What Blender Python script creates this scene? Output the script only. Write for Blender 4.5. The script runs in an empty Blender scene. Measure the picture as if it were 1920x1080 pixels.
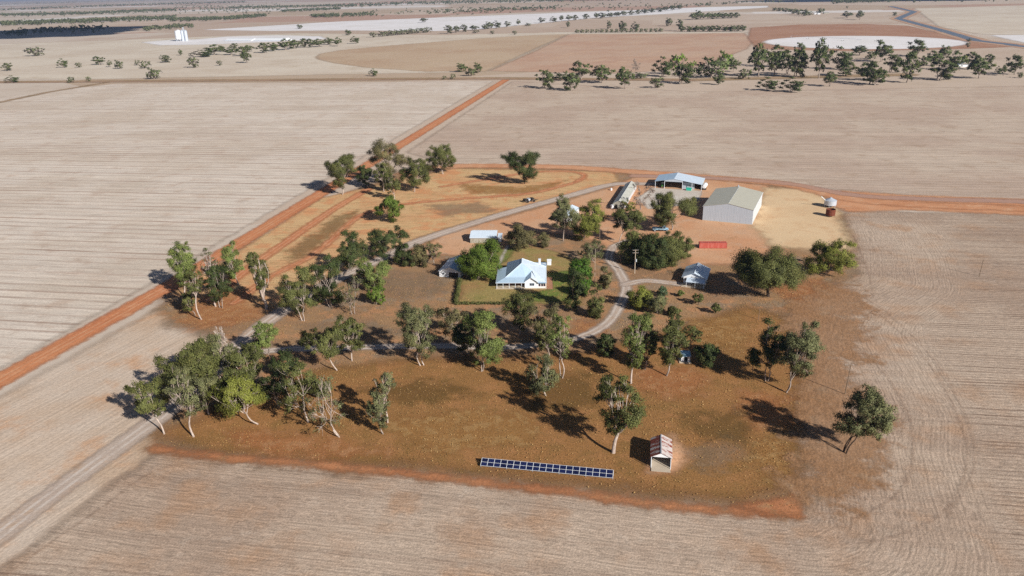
import bpy, math, random
import numpy as np
from mathutils import Vector, Matrix

# ------------------------------------------------------------------ camera
SC = bpy.context.scene
COL = SC.collection
F_PX, CAM_H, ROLL, Y_HOR = 1450.0, 110.0, math.radians(1.3), -26.0
PITCH = math.atan((540 - Y_HOR) * math.cos(ROLL) / F_PX)
_cp, _sp = math.cos(PITCH), math.sin(PITCH)
FW = np.array([0, _cp, -_sp]); _u0 = np.array([0, _sp, _cp]); _r0 = np.array([1.0, 0, 0])
RT = math.cos(ROLL) * _r0 - math.sin(ROLL) * _u0
UP = math.sin(ROLL) * _r0 + math.cos(ROLL) * _u0
CPOS = np.array([0, 0, CAM_H])
cam_d = bpy.data.cameras.new('camera')
cam_d.sensor_width = 36.0; cam_d.lens = F_PX / 1920 * 36.0
cam_d.clip_start = 1.0; cam_d.clip_end = 200000.0
cam = bpy.data.objects.new('camera', cam_d); COL.objects.link(cam)
cam.matrix_world = Matrix(((RT[0], UP[0], -FW[0], 0), (RT[1], UP[1], -FW[1], 0), (RT[2], UP[2], -FW[2], CAM_H), (0, 0, 0, 1)))
SC.camera = cam

# ------------------------------------------------------------------ sky, sun, exposure
SUN_EL, SUN_AZ = math.radians(28.0), math.radians(-50.0)      # direction to the sun, azimuth from +X
world = bpy.data.worlds.new('World'); SC.world = world; world.use_nodes = True
wn = world.node_tree.nodes; wl = world.node_tree.links
sky = wn.new('ShaderNodeTexSky'); sky.sky_type = 'NISHITA'; sky.sun_disc = False
sky.sun_elevation = SUN_EL; sky.sun_rotation = math.radians(90) - SUN_AZ
sky.altitude = 300; sky.air_density = 0.6; sky.dust_density = 0.3
wn['Background'].inputs['Strength'].default_value = 0.05
wl.new(sky.outputs[0], wn['Background'].inputs['Color'])
sun_d = bpy.data.lights.new('sun', 'SUN'); sun_d.energy = 5.0; sun_d.angle = math.radians(0.53); sun_d.color = (1.0, 0.95, 0.86)
sun = bpy.data.objects.new('sun', sun_d); COL.objects.link(sun)
TO_SUN = Vector((math.cos(SUN_EL) * math.cos(SUN_AZ), math.cos(SUN_EL) * math.sin(SUN_AZ), math.sin(SUN_EL)))
sun.rotation_euler = TO_SUN.to_track_quat('Z', 'Y').to_euler(); sun.location = (0, 0, 300)
SC.view_settings.view_transform = 'Standard'; SC.view_settings.look = 'None'
SC.view_settings.exposure = 0.42; SC.view_settings.gamma = 1.0; SC.view_settings.use_curve_mapping = False
SC.render.engine = 'CYCLES'
SC.cycles.max_bounces = 6; SC.cycles.diffuse_bounces = 3; SC.cycles.transparent_max_bounces = 16
SC.cycles.volume_bounces = 0; SC.cycles.use_denoising = False

# ------------------------------------------------------------------ helpers
def G(px, py, z=0.0):
    d = FW + RT * (px - 960) / F_PX - UP * (py - 540) / F_PX
    return CPOS + d * ((z - CAM_H) / d[2])
def G2(px, py, z=0.0): return G(px, py, z)[:2]
def P(x, y, z=0.0):
    v = np.array([x, y, z]) - CPOS; w = v @ FW
    return 960 + F_PX * (v @ RT) / w, 540 - F_PX * (v @ UP) / w, w
def zat(bx, by, ty):
    b = G(bx, by); lo, hi = -5.0, 70.0
    for _ in range(40):
        m = (lo + hi) / 2
        if P(b[0], b[1], m)[1] > ty: lo = m
        else: hi = m
    return lo
def s(r, g, b, k=1.12):
    f = lambda c: ((c / 255 + 0.055) / 1.055) ** 2.4 if c > 10 else c / 255 / 12.92
    return (f(r) / k / 1.02, f(g) / k / .98, f(b) / k / .9, 1.0)
def tag(o, label=None, cat=None, group=None, kind=None):
    if label: o['label'] = label
    if cat: o['category'] = cat
    if group: o['group'] = group
    if kind: o['kind'] = kind
    return o
def empty(name, loc=(0, 0, 0), rz=0.0):
    o = bpy.data.objects.new(name, None); COL.objects.link(o)
    o.location = loc; o.rotation_euler = (0, 0, rz); o.empty_display_size = 0.5
    return o
def mesh_np(name, V, Fq, attrs=None, smooth=False):
    me = bpy.data.meshes.new(name)
    V = np.asarray(V, dtype=np.float32); Fq = np.asarray(Fq, dtype=np.int32)
    n, k = Fq.shape
    me.vertices.add(len(V)); me.vertices.foreach_set('co', V.ravel())
    me.loops.add(n * k); me.loops.foreach_set('vertex_index', Fq.ravel())
    me.polygons.add(n); me.polygons.foreach_set('loop_start', np.arange(0, n * k, k, dtype=np.int32))
    if smooth: me.polygons.foreach_set('use_smooth', np.ones(n, dtype=bool))
    for nm, a in (attrs or {}).items():
        a = np.asarray(a, dtype=np.float32)
        if a.ndim == 2: at = me.attributes.new(nm, 'FLOAT_VECTOR', 'POINT'); at.data.foreach_set('vector', a.ravel())
        else: at = me.attributes.new(nm, 'FLOAT', 'POINT'); at.data.foreach_set('value', a)
    me.update(calc_edges=True)
    return me
def obj(name, me, mat=None, parent=None):
    o = bpy.data.objects.new(name, me); COL.objects.link(o)
    if mat is not None and len(me.materials) == 0: me.materials.append(mat)
    if parent is not None: o.parent = parent
    return o

class MB:
    """collects faces; build() links them as one mesh object"""
    def __init__(self): self.v = []; self.f = []
    def face(self, *pts):
        i = len(self.v); self.v += [tuple(p) for p in pts]; self.f.append(tuple(range(i, i + len(pts))))
        return self
    def box(self, x0, y0, z0, x1, y1, z1):
        i = len(self.v)
        self.v += [(x0,y0,z0),(x1,y0,z0),(x1,y1,z0),(x0,y1,z0),(x0,y0,z1),(x1,y0,z1),(x1,y1,z1),(x0,y1,z1)]
        for q in ((3,2,1,0),(4,5,6,7),(0,1,5,4),(1,2,6,5),(2,3,7,6),(3,0,4,7)): self.f.append(tuple(i + a for a in q))
        return self
    def slab(self, pts, t=0.08):
        p = [Vector(a) for a in pts]; n = (p[1] - p[0]).cross(p[2] - p[0]).normalized()
        if n.z < 0: p.reverse(); n = -n
        q = [a - n * t for a in p]; i = len(self.v); k = len(p)
        self.v += [tuple(a) for a in p + q]
        self.f.append(tuple(range(i, i + k))); self.f.append(tuple(range(i + 2 * k - 1, i + k - 1, -1)))
        for a in range(k): b = (a + 1) % k; self.f.append((i + a, i + k + a, i + k + b, i + b))
        return self
    def prism(self, pts, d):
        """polygon extruded along vector d"""
        d = Vector(d); p = [Vector(a) for a in pts]; i = len(self.v); k = len(p)
        self.v += [tuple(a) for a in p] + [tuple(a + d) for a in p]
        self.f.append(tuple(range(i, i + k))); self.f.append(tuple(range(i + 2 * k - 1, i + k - 1, -1)))
        for a in range(k): b = (a + 1) % k; self.f.append((i + a, i + k + a, i + k + b, i + b))
        return self
    def tube(self, p0, p1, r0, r1=None, n=10, cap=True):
        r1 = r0 if r1 is None else r1
        a = Vector(p0); b = Vector(p1); d = (b - a).normalized()
        u = d.orthogonal().normalized(); w = d.cross(u); i = len(self.v)
        for c, r in ((a, r0), (b, r1)):
            for k in range(n):
                t = 2 * math.pi * k / n; self.v.append(tuple(c + (u * math.cos(t) + w * math.sin(t)) * r))
        for k in range(n): m = (k + 1) % n; self.f.append((i + k, i + m, i + n + m, i + n + k))
        if cap: self.f.append(tuple(range(i + n - 1, i - 1, -1))); self.f.append(tuple(range(i + n, i + 2 * n)))
        return self
    def build(self, name, mat, parent=None, bevel=0.0):
        me = bpy.data.meshes.new(name); me.from_pydata(self.v, [], self.f); me.update()
        o = obj(name, me, mat, parent)
        if bevel:
            m = o.modifiers.new('bevel', 'BEVEL'); m.width = bevel; m.segments = 2; m.limit_method = 'ANGLE'
        return o

# ------------------------------------------------------------------ node helper
class NT:
    def __init__(self, name):
        self.m = bpy.data.materials.new(name); self.m.use_nodes = True
        self.t = self.m.node_tree; self.t.nodes.clear()
        self.out = self.t.nodes.new('ShaderNodeOutputMaterial')
    def n(self, typ, **kw):
        o = self.t.nodes.new(typ)
        for k, v in kw.items(): setattr(o, k, v)
        return o
    def put(self, sock, val):
        if isinstance(val, bpy.types.NodeSocket): self.t.links.new(val, sock)
        elif val is not None: sock.default_value = val
    def math(self, op, a, b=None, clamp=False):
        o = self.n('ShaderNodeMath', operation=op, use_clamp=clamp); self.put(o.inputs[0], a)
        if b is not None: self.put(o.inputs[1], b)
        return o.outputs[0]
    def ss(self, v, lo, hi):
        o = self.n('ShaderNodeMapRange', interpolation_type='SMOOTHSTEP'); self.put(o.inputs['Value'], v)
        o.inputs['From Min'].default_value = lo; o.inputs['From Max'].default_value = hi
        return o.outputs[0]
    def mix(self, fac, a, b, blend='MIX'):
        o = self.n('ShaderNodeMix', data_type='RGBA', blend_type=blend); self.put(o.inputs[0], fac)
        self.put(o.inputs[6], a); self.put(o.inputs[7], b); return o.outputs[2]
    def pos(self):
        return self.n('ShaderNodeNewGeometry').outputs['Position']
    def objco(self): return self.n('ShaderNodeTexCoord').outputs['Object']
    def mapping(self, vec, rz=0.0, sc=(1, 1, 1)):
        a = self.n('ShaderNodeMapping', vector_type='POINT'); self.put(a.inputs[0], vec)
        a.inputs['Rotation'].default_value = (0, 0, rz)
        b = self.n('ShaderNodeMapping', vector_type='POINT'); self.put(b.inputs[0], a.outputs[0])
        b.inputs['Scale'].default_value = sc; return b.outputs[0]
    def noise(self, vec, scale, detail=3.0, rough=0.55, dist=0.0):
        o = self.n('ShaderNodeTexNoise'); self.put(o.inputs['Vector'], vec)
        o.inputs['Scale'].default_value = scale; o.inputs['Detail'].default_value = detail
        o.inputs['Roughness'].default_value = rough; o.inputs['Distortion'].default_value = dist
        return o.outputs[0]
    def attr(self, name): return self.n('ShaderNodeAttribute', attribute_name=name).outputs['Fac']
    def gain(self, col, v, amt):
        """col * (1 + amt*(v-0.5)*2)"""
        k = self.math('ADD', self.math('MULTIPLY', self.math('SUBTRACT', v, 0.5), 2 * amt), 1.0)
        o = self.n('ShaderNodeVectorMath', operation='SCALE'); self.put(o.inputs[0], col[:3] if isinstance(col, tuple) else col); self.put(o.inputs['Scale'], k)
        return o.outputs[0]
    def bsdf(self, col, rough=0.9, metal=0.0, spec=0.2, normal=None):
        b = self.n('ShaderNodeBsdfPrincipled'); self.put(b.inputs['Base Color'], col); self.put(b.inputs['Roughness'], rough)
        self.put(b.inputs['Metallic'], metal); b.inputs['Specular IOR Level'].default_value = spec
        if normal is not None: self.put(b.inputs['Normal'], normal)
        return b.outputs[0]
    def bump(self, h, strength=0.4, dist=0.1):
        b = self.n('ShaderNodeBump'); self.put(b.inputs['Height'], h)
        b.inputs['Strength'].default_value = strength; b.inputs['Distance'].default_value = dist; return b.outputs[0]
    def done(self, shader):
        self.t.links.new(shader, self.out.inputs['Surface']); return self.m

def ground_mat(name, A, B, C, big=70.0, med=9.0, fine=0.7, fine_amt=0.16, rows=None, lines=None, edge=(2.0, 1.5, 3.0),
               contour=None, spots=None, passes=None, ruts=None, med_rng=(0.5, 0.72), big_rng=(0.4, 0.62), clods=None):
    """dry ground: three soil or straw colours mixed by noise, drill rows along an angle, ragged outer edge.
    rows=(angle, along, across, amount); lines=(angle, spacing, amount, colour) sparse harder furrow lines"""
    N = NT(name); p = N.pos()
    nb = N.noise(p, 1 / big, 4, 0.6); nm = N.noise(p, 1 / med, 5, 0.65); nf = N.ss(N.noise(p, 1 / fine, 3, 0.7), .22, .78)
    col = N.mix(N.ss(nb, *big_rng), A, B)
    col = N.mix(N.math('MULTIPLY', N.ss(nm, *med_rng), 0.8), col, C)
    if spots:
        c, sc_, lo, hi, amt = spots
        col = N.mix(N.math('MULTIPLY', N.ss(N.noise(p, 1 / sc_, 4, 0.7), lo, hi), amt), col, c)
    if rows:
        ang, al, ac, amt = rows
        v = N.mapping(p, -math.radians(ang), (1 / al, 1 / ac, 1.0))
        r1 = N.ss(N.noise(v, 1.0, 3, 0.65), .28, .72)
        if contour:
            sep = N.n('ShaderNodeSeparateXYZ'); N.put(sep.inputs[0], v)
            comb = N.n('ShaderNodeCombineXYZ')
            N.put(comb.inputs[0], N.math('MULTIPLY', N.noise(p, 1 / 8.0, 1), 9.0)); N.put(comb.inputs[1], N.math('DIVIDE', N.attr('h'), ac))
            r2 = N.ss(N.noise(comb.outputs[0], 1.0, 3, 0.65), .28, .72)
            turn = N.ss(N.math('ADD', N.attr('h'), N.math('MULTIPLY', N.math('SUBTRACT', nb, 0.5), 20.0)), contour + 3, contour - 3)
            r1 = N.math('ADD', N.math('MULTIPLY', r1, N.math('SUBTRACT', 1.0, turn)), N.math('MULTIPLY', r2, turn))
            col = N.mix(N.math('MULTIPLY', turn, N.math('MULTIPLY', N.ss(N.noise(p, 1 / 18.0, 4, 0.6), 0.5, 0.7), .7)), col, C)
        col = N.gain(col, r1, amt)
    if lines:
        ang, sp_, amt, lc = lines
        v = N.mapping(p, -math.radians(ang), (1 / 260.0, 1 / sp_, 1.0))
        l1 = N.noise(v, 1.0, 2, 0.75)
        col = N.mix(N.math('MULTIPLY', N.ss(l1, 0.52, 0.68), N.math('MULTIPLY', N.ss(nm, 0.25, 0.6), amt)), col, lc)
    if passes:
        ang, sp_, wd_, amt, lc = passes
        v = N.mapping(p, -math.radians(ang), (1.0, 1.0, 1.0)); sx = N.n('ShaderNodeSeparateXYZ'); N.put(sx.inputs[0], v)
        yy = N.math('DIVIDE', N.math('ADD', sx.outputs[1], N.math('MULTIPLY', N.noise(p, 1 / 40.0, 2), 2.0)), sp_)
        cell = N.n('ShaderNodeTexWhiteNoise', noise_dimensions='1D'); N.put(cell.inputs['W'], N.math('FLOOR', yy))
        li = N.ss(N.math('ABSOLUTE', N.math('SUBTRACT', N.math('FRACT', yy), 0.5)), 0.5 * wd_ / sp_, 0.12 * wd_ / sp_)
        k_ = N.math('MULTIPLY', N.math('MULTIPLY', li, N.math('ADD', N.math('MULTIPLY', cell.outputs['Value'], .8), .2)), N.math('MULTIPLY', N.ss(N.noise(N.mapping(p, -math.radians(ang), (1 / 45.0, 1 / 3.0, 1)), 1.0, 3, .6), .25, .6), amt))
        if contour: k_ = N.math('MULTIPLY', k_, N.ss(N.attr('h'), contour - 6, contour + 6))
        col = N.mix(k_, col, lc)
        cell2 = N.n('ShaderNodeTexWhiteNoise', noise_dimensions='1D'); N.put(cell2.inputs['W'], N.math('FLOOR', N.math('MULTIPLY', yy, 3.0)))
        col = N.gain(col, cell2.outputs['Value'], .06)
    if ruts:
        u = N.attr('u'); w_, c, amt = ruts
        a = N.math('ABSOLUTE', N.math('SUBTRACT', N.math('ABSOLUTE', u), w_))
        col = N.mix(N.math('MULTIPLY', N.math('MULTIPLY', N.ss(a, 0.75, 0.15), amt), N.ss(nm, 0.3, 0.55)), col, c)
    col = N.gain(col, nf, fine_amt)
    hgt = nf
    if clods:
        cc, size, amt = clods
        vo = N.n('ShaderNodeTexVoronoi'); N.put(vo.inputs['Vector'], p); vo.inputs['Scale'].default_value = 1 / size
        patch = N.ss(N.noise(p, 1 / 16.0, 3, 0.6), 0.42, 0.62)
        col = N.mix(N.math('MULTIPLY', N.math('MULTIPLY', N.ss(vo.outputs['Distance'], 0.34, 0.16), patch), amt), col, cc)
    sh = N.bsdf(col, 0.95, 0, 0.1, N.bump(hgt, 0.35, 0.12))
    if edge:
        w, amp, esc = edge[:3]
        e = N.math('ADD', N.attr('d'), N.math('MULTIPLY', N.math('SUBTRACT', N.noise(p, 1 / esc, 5, 0.7), 0.5), 2 * amp))
        al = N.ss(e, -w / 2, w / 2)
        if len(edge) > 3: al = N.math('MULTIPLY', al, edge[3])
        tr = N.n('ShaderNodeBsdfTransparent'); mx = N.n('ShaderNodeMixShader')
        N.put(mx.inputs[0], al); N.put(mx.inputs[1], tr.outputs[0]); N.put(mx.inputs[2], sh); sh = mx.outputs[0]
    return N.done(sh)

# ------------------------------------------------------------------ signed distances and ground sheets
def sd_poly(X, Y, pts):
    d2 = np.full(X.shape, 1e18); ins = np.zeros(X.shape, bool); n = len(pts)
    for i in range(n):
        ax, ay = pts[i]; bx, by = pts[(i + 1) % n]; ex, ey = bx - ax, by - ay
        t = np.clip(((X - ax) * ex + (Y - ay) * ey) / (ex * ex + ey * ey + 1e-12), 0, 1)
        d2 = np.minimum(d2, (X - ax - t * ex) ** 2 + (Y - ay - t * ey) ** 2)
        if ay != by:
            c = ((ay > Y) != (by > Y)) & (X < ex * (Y - ay) / (by - ay) + ax); ins ^= c
    d = np.sqrt(d2); return np.where(ins, d, -d)
def sd_line(X, Y, pts):
    d2 = np.full(X.shape, 1e18); u = np.zeros(X.shape)
    for (ax, ay), (bx, by) in zip(pts[:-1], pts[1:]):
        ex, ey = bx - ax, by - ay; L = math.hypot(ex, ey) + 1e-9
        t = np.clip(((X - ax) * ex + (Y - ay) * ey) / (L * L), 0, 1)
        q = (X - ax - t * ex) ** 2 + (Y - ay - t * ey) ** 2
        sgn = np.sign(ex * (Y - ay) - ey * (X - ax)); m = q < d2
        u = np.where(m, sgn * np.sqrt(q), u); d2 = np.where(m, q, d2)
    return np.sqrt(d2), u
def spline(pts, k=8):
    p = [np.array(a, float) for a in pts]; p = [2 * p[0] - p[1]] + p + [2 * p[-1] - p[-2]]; out = []
    for i in range(1, len(p) - 2):
        for j in range(k):
            t = j / k; a, b, c, d = p[i - 1], p[i], p[i + 1], p[i + 2]
            out.append(tuple(0.5 * (2 * b + (c - a) * t + (2 * a - 5 * b + 4 * c - d) * t * t + (3 * b - a - 3 * c + d) * t ** 3)))
    out.append(tuple(p[-2])); return out
LAYER = [0]; FAR = [True]
def sheet(name, mat, poly=None, line=None, width=None, res=2.0, margin=4.0, extra=None, zstep=0.0035):
    LAYER[0] += 1; z = LAYER[0] * (0.02 if FAR[0] else zstep)
    pts = np.array(poly if poly is not None else line); m = margin + (width or 0)
    x0, y0 = pts.min(0) - m; x1, y1 = pts.max(0) + m
    nx = int((x1 - x0) / res) + 2; ny = int((y1 - y0) / res) + 2
    X, Y = np.meshgrid(x0 + np.arange(nx) * res, y0 + np.arange(ny) * res, indexing='ij')
    at = {}
    if poly is not None: D = sd_poly(X, Y, poly)
    else:
        dd, U = sd_line(X, Y, line); D = width / 2 - dd; at['u'] = U
    at['d'] = D
    if extra: at.update({k: f(X, Y) for k, f in extra.items()})
    I = np.arange(nx * ny).reshape(nx, ny)
    keep = np.maximum.reduce([D[:-1, :-1], D[1:, :-1], D[1:, 1:], D[:-1, 1:]]) > -margin
    Q = np.stack([I[:-1, :-1], I[1:, :-1], I[1:, 1:], I[:-1, 1:]], -1)[keep]
    used, inv = np.unique(Q, return_inverse=True)
    V = np.stack([X.ravel()[used], Y.ravel()[used], np.full(len(used), z)], 1)
    me = mesh_np(name, V, inv.reshape(-1, 4), {k: a.ravel()[used] for k, a in at.items()})
    o = obj(name, me, mat); o['kind'] = 'structure'; return o
def W(*px): return [tuple(G2(a, b)) for a, b in px]

# ================================================================== THE GROUND
# one sheet to the horizon: a patchwork of far paddocks
N = NT('far_paddocks'); p = N.pos()
v = N.mapping(p, math.radians(11), (1 / 900.0, 1 / 620.0, 0.0))
vo = N.n('ShaderNodeTexVoronoi', distance='CHEBYCHEV'); N.put(vo.inputs['Vector'], v); vo.inputs['Scale'].default_value = 1.0
cr = N.n('ShaderNodeValToRGB'); sep = N.n('ShaderNodeSeparateColor'); N.put(sep.inputs[0], vo.outputs['Color']); N.put(cr.inputs[0], sep.outputs[0])
cr.color_ramp.interpolation = 'CONSTANT'
els = cr.color_ramp.elements; els[0].color = s(192, 168, 146); els[1].position = 0.22; els[1].color = s(200, 178, 156)
for pos_, c in ((0.45, s(186, 150, 128)), (0.58, s(204, 186, 166)), (0.75, s(188, 164, 138)), (0.93, s(222, 210, 198))):
    e = els.new(pos_); e.color = c
col = N.mix(N.math('MULTIPLY', N.ss(N.noise(p, 1 / 260.0, 5, 0.65), 0.45, 0.75), 0.6), cr.outputs[0], s(180, 150, 126))
col = N.mix(N.math('MULTIPLY', N.ss(N.noise(p, 1 / 45.0, 5, 0.7), 0.5, 0.8), 0.35), col, s(150, 130, 105))
far_mat = N.done(N.bsdf(col, 0.95, 0, 0.1))
R_, n_ = 70000.0, 96
rad = [0] + list(np.geomspace(60, R_, 40))
V = [(0, 0, 0)]; Fq = []
for r in rad[1:]:
    for k in range(n_): t = 2 * math.pi * k / n_; V.append((r * math.cos(t), r * math.sin(t), 0.0))
tri = [(0, 1 + k, 1 + (k + 1) % n_) for k in range(n_)]
quads = []
for j in range(len(rad) - 2):
    a, b = 1 + j * n_, 1 + (j + 1) * n_
    for k in range(n_): quads.append((a + k, b + k, b + (k + 1) % n_, a + (k + 1) % n_))
me = bpy.data.meshes.new('ground'); me.from_pydata(V, [], tri + quads); me.update()
tag(obj('ground', me, far_mat), kind='structure')

ROW = -9.5      # drill rows of the farm run at this angle, tracks at ROW + 90
pale = dict(big=90, med=14, fine=0.9)
M_left = ground_mat('pale_stubble', s(217, 201, 182), s(207, 189, 168), s(194, 170, 148), rows=(ROW, 14, 1.1, 0.13),
                    lines=(ROW, 4.5, 0.35, s(180, 154, 138)), edge=(5, 3, 9), passes=(ROW, 7.0, 2.3, 1.0, s(160, 131, 112)), **pale)
M_back = ground_mat('tan_stubble', s(201, 180, 158), s(190, 166, 145), s(176, 150, 126), rows=(ROW, 14, 1.2, 0.14),
                    lines=(ROW, 6.0, 0.3, s(172, 146, 126)), edge=(6, 4, 9), passes=(ROW, 6.0, 2.0, .7, s(162, 136, 113)), **pale)
M_west = ground_mat('headland_stubble', s(205, 184, 162), s(196, 168, 140), s(200, 152, 112), rows=(67, 30, 0.9, 0.15),
                    edge=(6, 3, 7), med=18, big=50, fine=0.8)
M_near = ground_mat('brown_stubble', s(190, 167, 144), s(173, 148, 126), s(178, 140, 108), rows=(ROW + 1, 2.2, 0.55, 0.27),
                    lines=(ROW + 1, 5.0, 0.3, s(136, 110, 92)), edge=(5, 3, 8), contour=40.0, passes=(ROW + 1, 1.7, .9, .95, s(122, 97, 80)), med=20, big=60, fine=0.45, fine_amt=0.26,
                    spots=(s(196, 178, 158), 5.0, 0.5, 0.75, 0.5))
M_red = ground_mat('red_dirt', s(200, 132, 90), s(194, 122, 82), s(208, 152, 112), big=40, med=5, rows=(ROW + 88, 18, 0.9, 0.1), edge=(3.2, 2.6, 5), ruts=(1.1, s(212, 158, 118), .6))
M_back2 = ground_mat('pale_red_dirt', s(208, 152, 112), s(200, 140, 100), s(210, 168, 132), big=40, med=7, rows=(ROW, 20, 1.2, 0.1), edge=(6, 4, 7))
M_edge = ground_mat('orange_scrape', s(186, 126, 86), s(176, 116, 78), s(170, 130, 92), big=20, med=5, fine=.6, fine_amt=.2, edge=(3.5, 3.0, 6))
M_verge = ground_mat('verge_grass', s(208, 170, 122), s(204, 158, 112), s(176, 148, 100), big=25, med=5, fine=0.6, fine_amt=0.25, edge=(5, 3, 6),
                     rows=(-2, 16, 1.6, 0.14), spots=(s(206, 146, 100), 16, 0.48, 0.62, 0.9))
M_home = ground_mat('dry_paddock', s(164, 128, 92), s(150, 116, 86), s(184, 134, 94), big=34, med=7, fine=0.5, fine_amt=0.32, edge=(11, 8, 12),
                    med_rng=(.5, .6), spots=(s(148, 126, 102), 12, 0.51, 0.6, 0.75), clods=(s(200, 156, 104), 1.1, 0.18))
M_south = ground_mat('olive_paddock', s(152, 110, 66), s(158, 112, 68), s(138, 103, 60), big=26, med=6, fine=0.45, fine_amt=0.34, edge=(9, 6, 12),
                     med_rng=(.48, .64), spots=(s(172, 122, 78), 9, 0.52, 0.62, 0.55), clods=(s(196, 150, 94), 1.0, 0.22))
M_yard = ground_mat('orange_yard', s(208, 162, 124), s(204, 150, 110), s(198, 164, 134), big=30, med=7, fine=0.8, edge=(5, 4, 8), spots=(s(168, 124, 84), 9, 0.55, 0.75, 0.5))
M_tan = ground_mat('tan_gravel', s(222, 190, 148), s(216, 182, 140), s(210, 168, 126), big=30, med=8, fine=0.8, fine_amt=0.07, edge=(8, 7, 9), spots=(s(204, 160, 116), 14, .5, .75, .6))
M_gravel = ground_mat('grey_gravel', s(190, 170, 152), s(182, 160, 142), s(194, 162, 134), big=40, med=6, fine=0.6, fine_amt=0.12, edge=(2.2, 1.5, 3.5),
                      ruts=(1.1, s(212, 196, 180), 0.8), spots=(s(190, 158, 128), 9, .5, .7, .6))
M_conc = ground_mat('pale_apron', s(208, 196, 180), s(200, 186, 170), s(190, 172, 152), big=12, med=4, fine=0.5, fine_amt=0.1, edge=(2, 1.4, 4))
M_lawn = ground_mat('dry_lawn', s(156, 136, 84), s(162, 128, 84), s(132, 126, 68), big=14, med=5, fine=0.4, fine_amt=0.25, edge=(3, 2, 5))
M_green = ground_mat('watered_lawn', s(112, 124, 58), s(130, 122, 66), s(98, 116, 50), big=8, med=3, fine=0.4, fine_amt=0.22, edge=(2.5, 1.2, 3))
M_paver = ground_mat('brick_paving', s(176, 128, 100), s(166, 116, 90), s(186, 146, 116), big=4, med=1.5, fine=0.3, fine_amt=0.2, edge=(0.4, 0.2, 1))
M_greyrd = ground_mat('mauve_track', s(176, 140, 122), s(184, 142, 118), s(190, 150, 126), big=30, med=6, fine=0.8, fine_amt=0.1, edge=(3, 2, 6))
M_white = ground_mat('bleached_stubble', s(236, 228, 222), s(228, 220, 212), s(222, 212, 202), big=160, med=40, fine=6, fine_amt=0.06, edge=(14, 6, 30))
M_plough = ground_mat('ploughed_soil', s(194, 162, 136), s(188, 150, 124), s(200, 168, 142), big=140, med=30, fine=4, fine_amt=0.1, edge=(10, 5, 20),
                      lines=(58, 18, 0.5, s(206, 170, 136)))
M_rust = ground_mat('rust_soil', s(176, 134, 108), s(168, 124, 98), s(184, 146, 118), big=140, med=40, fine=5, fine_amt=0.1, edge=(10, 5, 20))
M_fallow = ground_mat('fallow_pivot', s(194, 168, 138), s(186, 156, 126), s(200, 176, 148), big=160, med=40, fine=5, fine_amt=0.08, edge=(12, 5, 25),
                      lines=(30, 22, 0.4, s(176, 148, 120)))
M_cream = ground_mat('cream_stubble', s(214, 198, 176), s(206, 188, 166), s(196, 176, 150), big=200, med=50, fine=5, fine_amt=0.08, edge=(14, 6, 30), lines=(ROW, 20, 0.4, s(196, 176, 152)))
M_band = ground_mat('weedy_reserve', s(170, 142, 112), s(156, 130, 98), s(140, 118, 84), big=60, med=15, fine=2, fine_amt=0.2, edge=(8, 4, 15), rows=(-7, 60, 3, 0.2))
M_bank = ground_mat('canal_bank', s(196, 160, 130), s(186, 146, 118), s(176, 140, 110), big=90, med=20, fine=3, edge=(6, 3, 15))
N = NT('canal_water'); M_water = N.done(N.bsdf(s(112, 112, 116), 0.3, 0, 0.4, N.bump(N.noise(N.pos(), 0.6, 2), 0.05, 0.1)))

HOME = W((285, 838), (420, 856), (700, 880), (900, 900), (1050, 917), (1200, 938), (1350, 953), (1500, 963), (1498, 890), (1500, 800), (1520, 745),
         (1505, 690), (1490, 640), (1480, 600), (1510, 560), (1600, 515), (1602, 470), (1590, 430), (1572, 398), (1560, 372), (1480, 350), (1330, 335),
         (1170, 322), (1040, 314), (850, 312), (760, 318), (600, 385), (315, 548), (300, 580), (330, 612), (440, 640), (380, 705), (300, 770))
# far paddocks first
sheet('cream_paddock', M_cream, W((-300, 150), (-200, 90), (300, 72), (560, 62), (820, 66), (1060, 60), (1400, 60), (1400, 62), (1060, 66), (915, 134), (600, 140), (200, 148)), res=14, margin=20)
sheet('fallow_pivot_field', M_fallow, W(*[(x, y) for x, y in ((592, 108), (600, 101), (640, 94), (700, 88), (800, 80), (900, 72), (1000, 66), (1065, 64), (990, 97), (912, 134), (800, 134), (690, 127), (625, 118), (600, 112))]), res=12, margin=20)
sheet('ploughed_field', M_plough, W((918, 133), (1000, 98), (1068, 64), (1250, 63), (1395, 62), (1412, 78), (1400, 92), (1300, 128), (1150, 138)), res=12, margin=20)
sheet('bleached_field', M_white, W((380, 56), (640, 40), (1000, 26), (1160, 20), (1330, 13), (1440, 11), (1440, 14), (1250, 26), (1120, 33), (980, 47), (900, 55), (820, 58), (640, 57), (500, 58)), res=20, margin=30)
sheet('grain_pad', M_white, W((265, 79), (330, 74), (370, 74), (420, 69), (520, 66), (600, 68), (612, 73), (520, 78), (400, 83), (300, 85)), res=14, margin=20)
sheet('rust_field', M_rust, W((1402, 72), (1408, 52), (1500, 46), (1620, 45), (1700, 48), (1752, 60), (1830, 76), (1900, 88), (1800, 92), (1600, 96), (1420, 92)), res=12, margin=20)
_c = (np.array(G2(1420, 80)) + np.array(G2(1811, 79))) / 2; _r = np.linalg.norm(np.array(G2(1420, 80)) - np.array(G2(1811, 79))) / 2
_c = np.array(G2(1615, 78.5)) ; _r = 172
sheet('white_pivot_field', M_white, [( _c[0] + _r * math.cos(t), _c[1] + _r * math.sin(t)) for t in np.linspace(0, 2 * math.pi, 49)[:-1]], res=10, margin=20)
sheet('far_right_paddock', M_cream, W((1715, 16), (1920, 10), (2300, 8), (2300, 62), (1920, 66), (1835, 64), (1760, 50)), res=20, margin=30)
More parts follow.
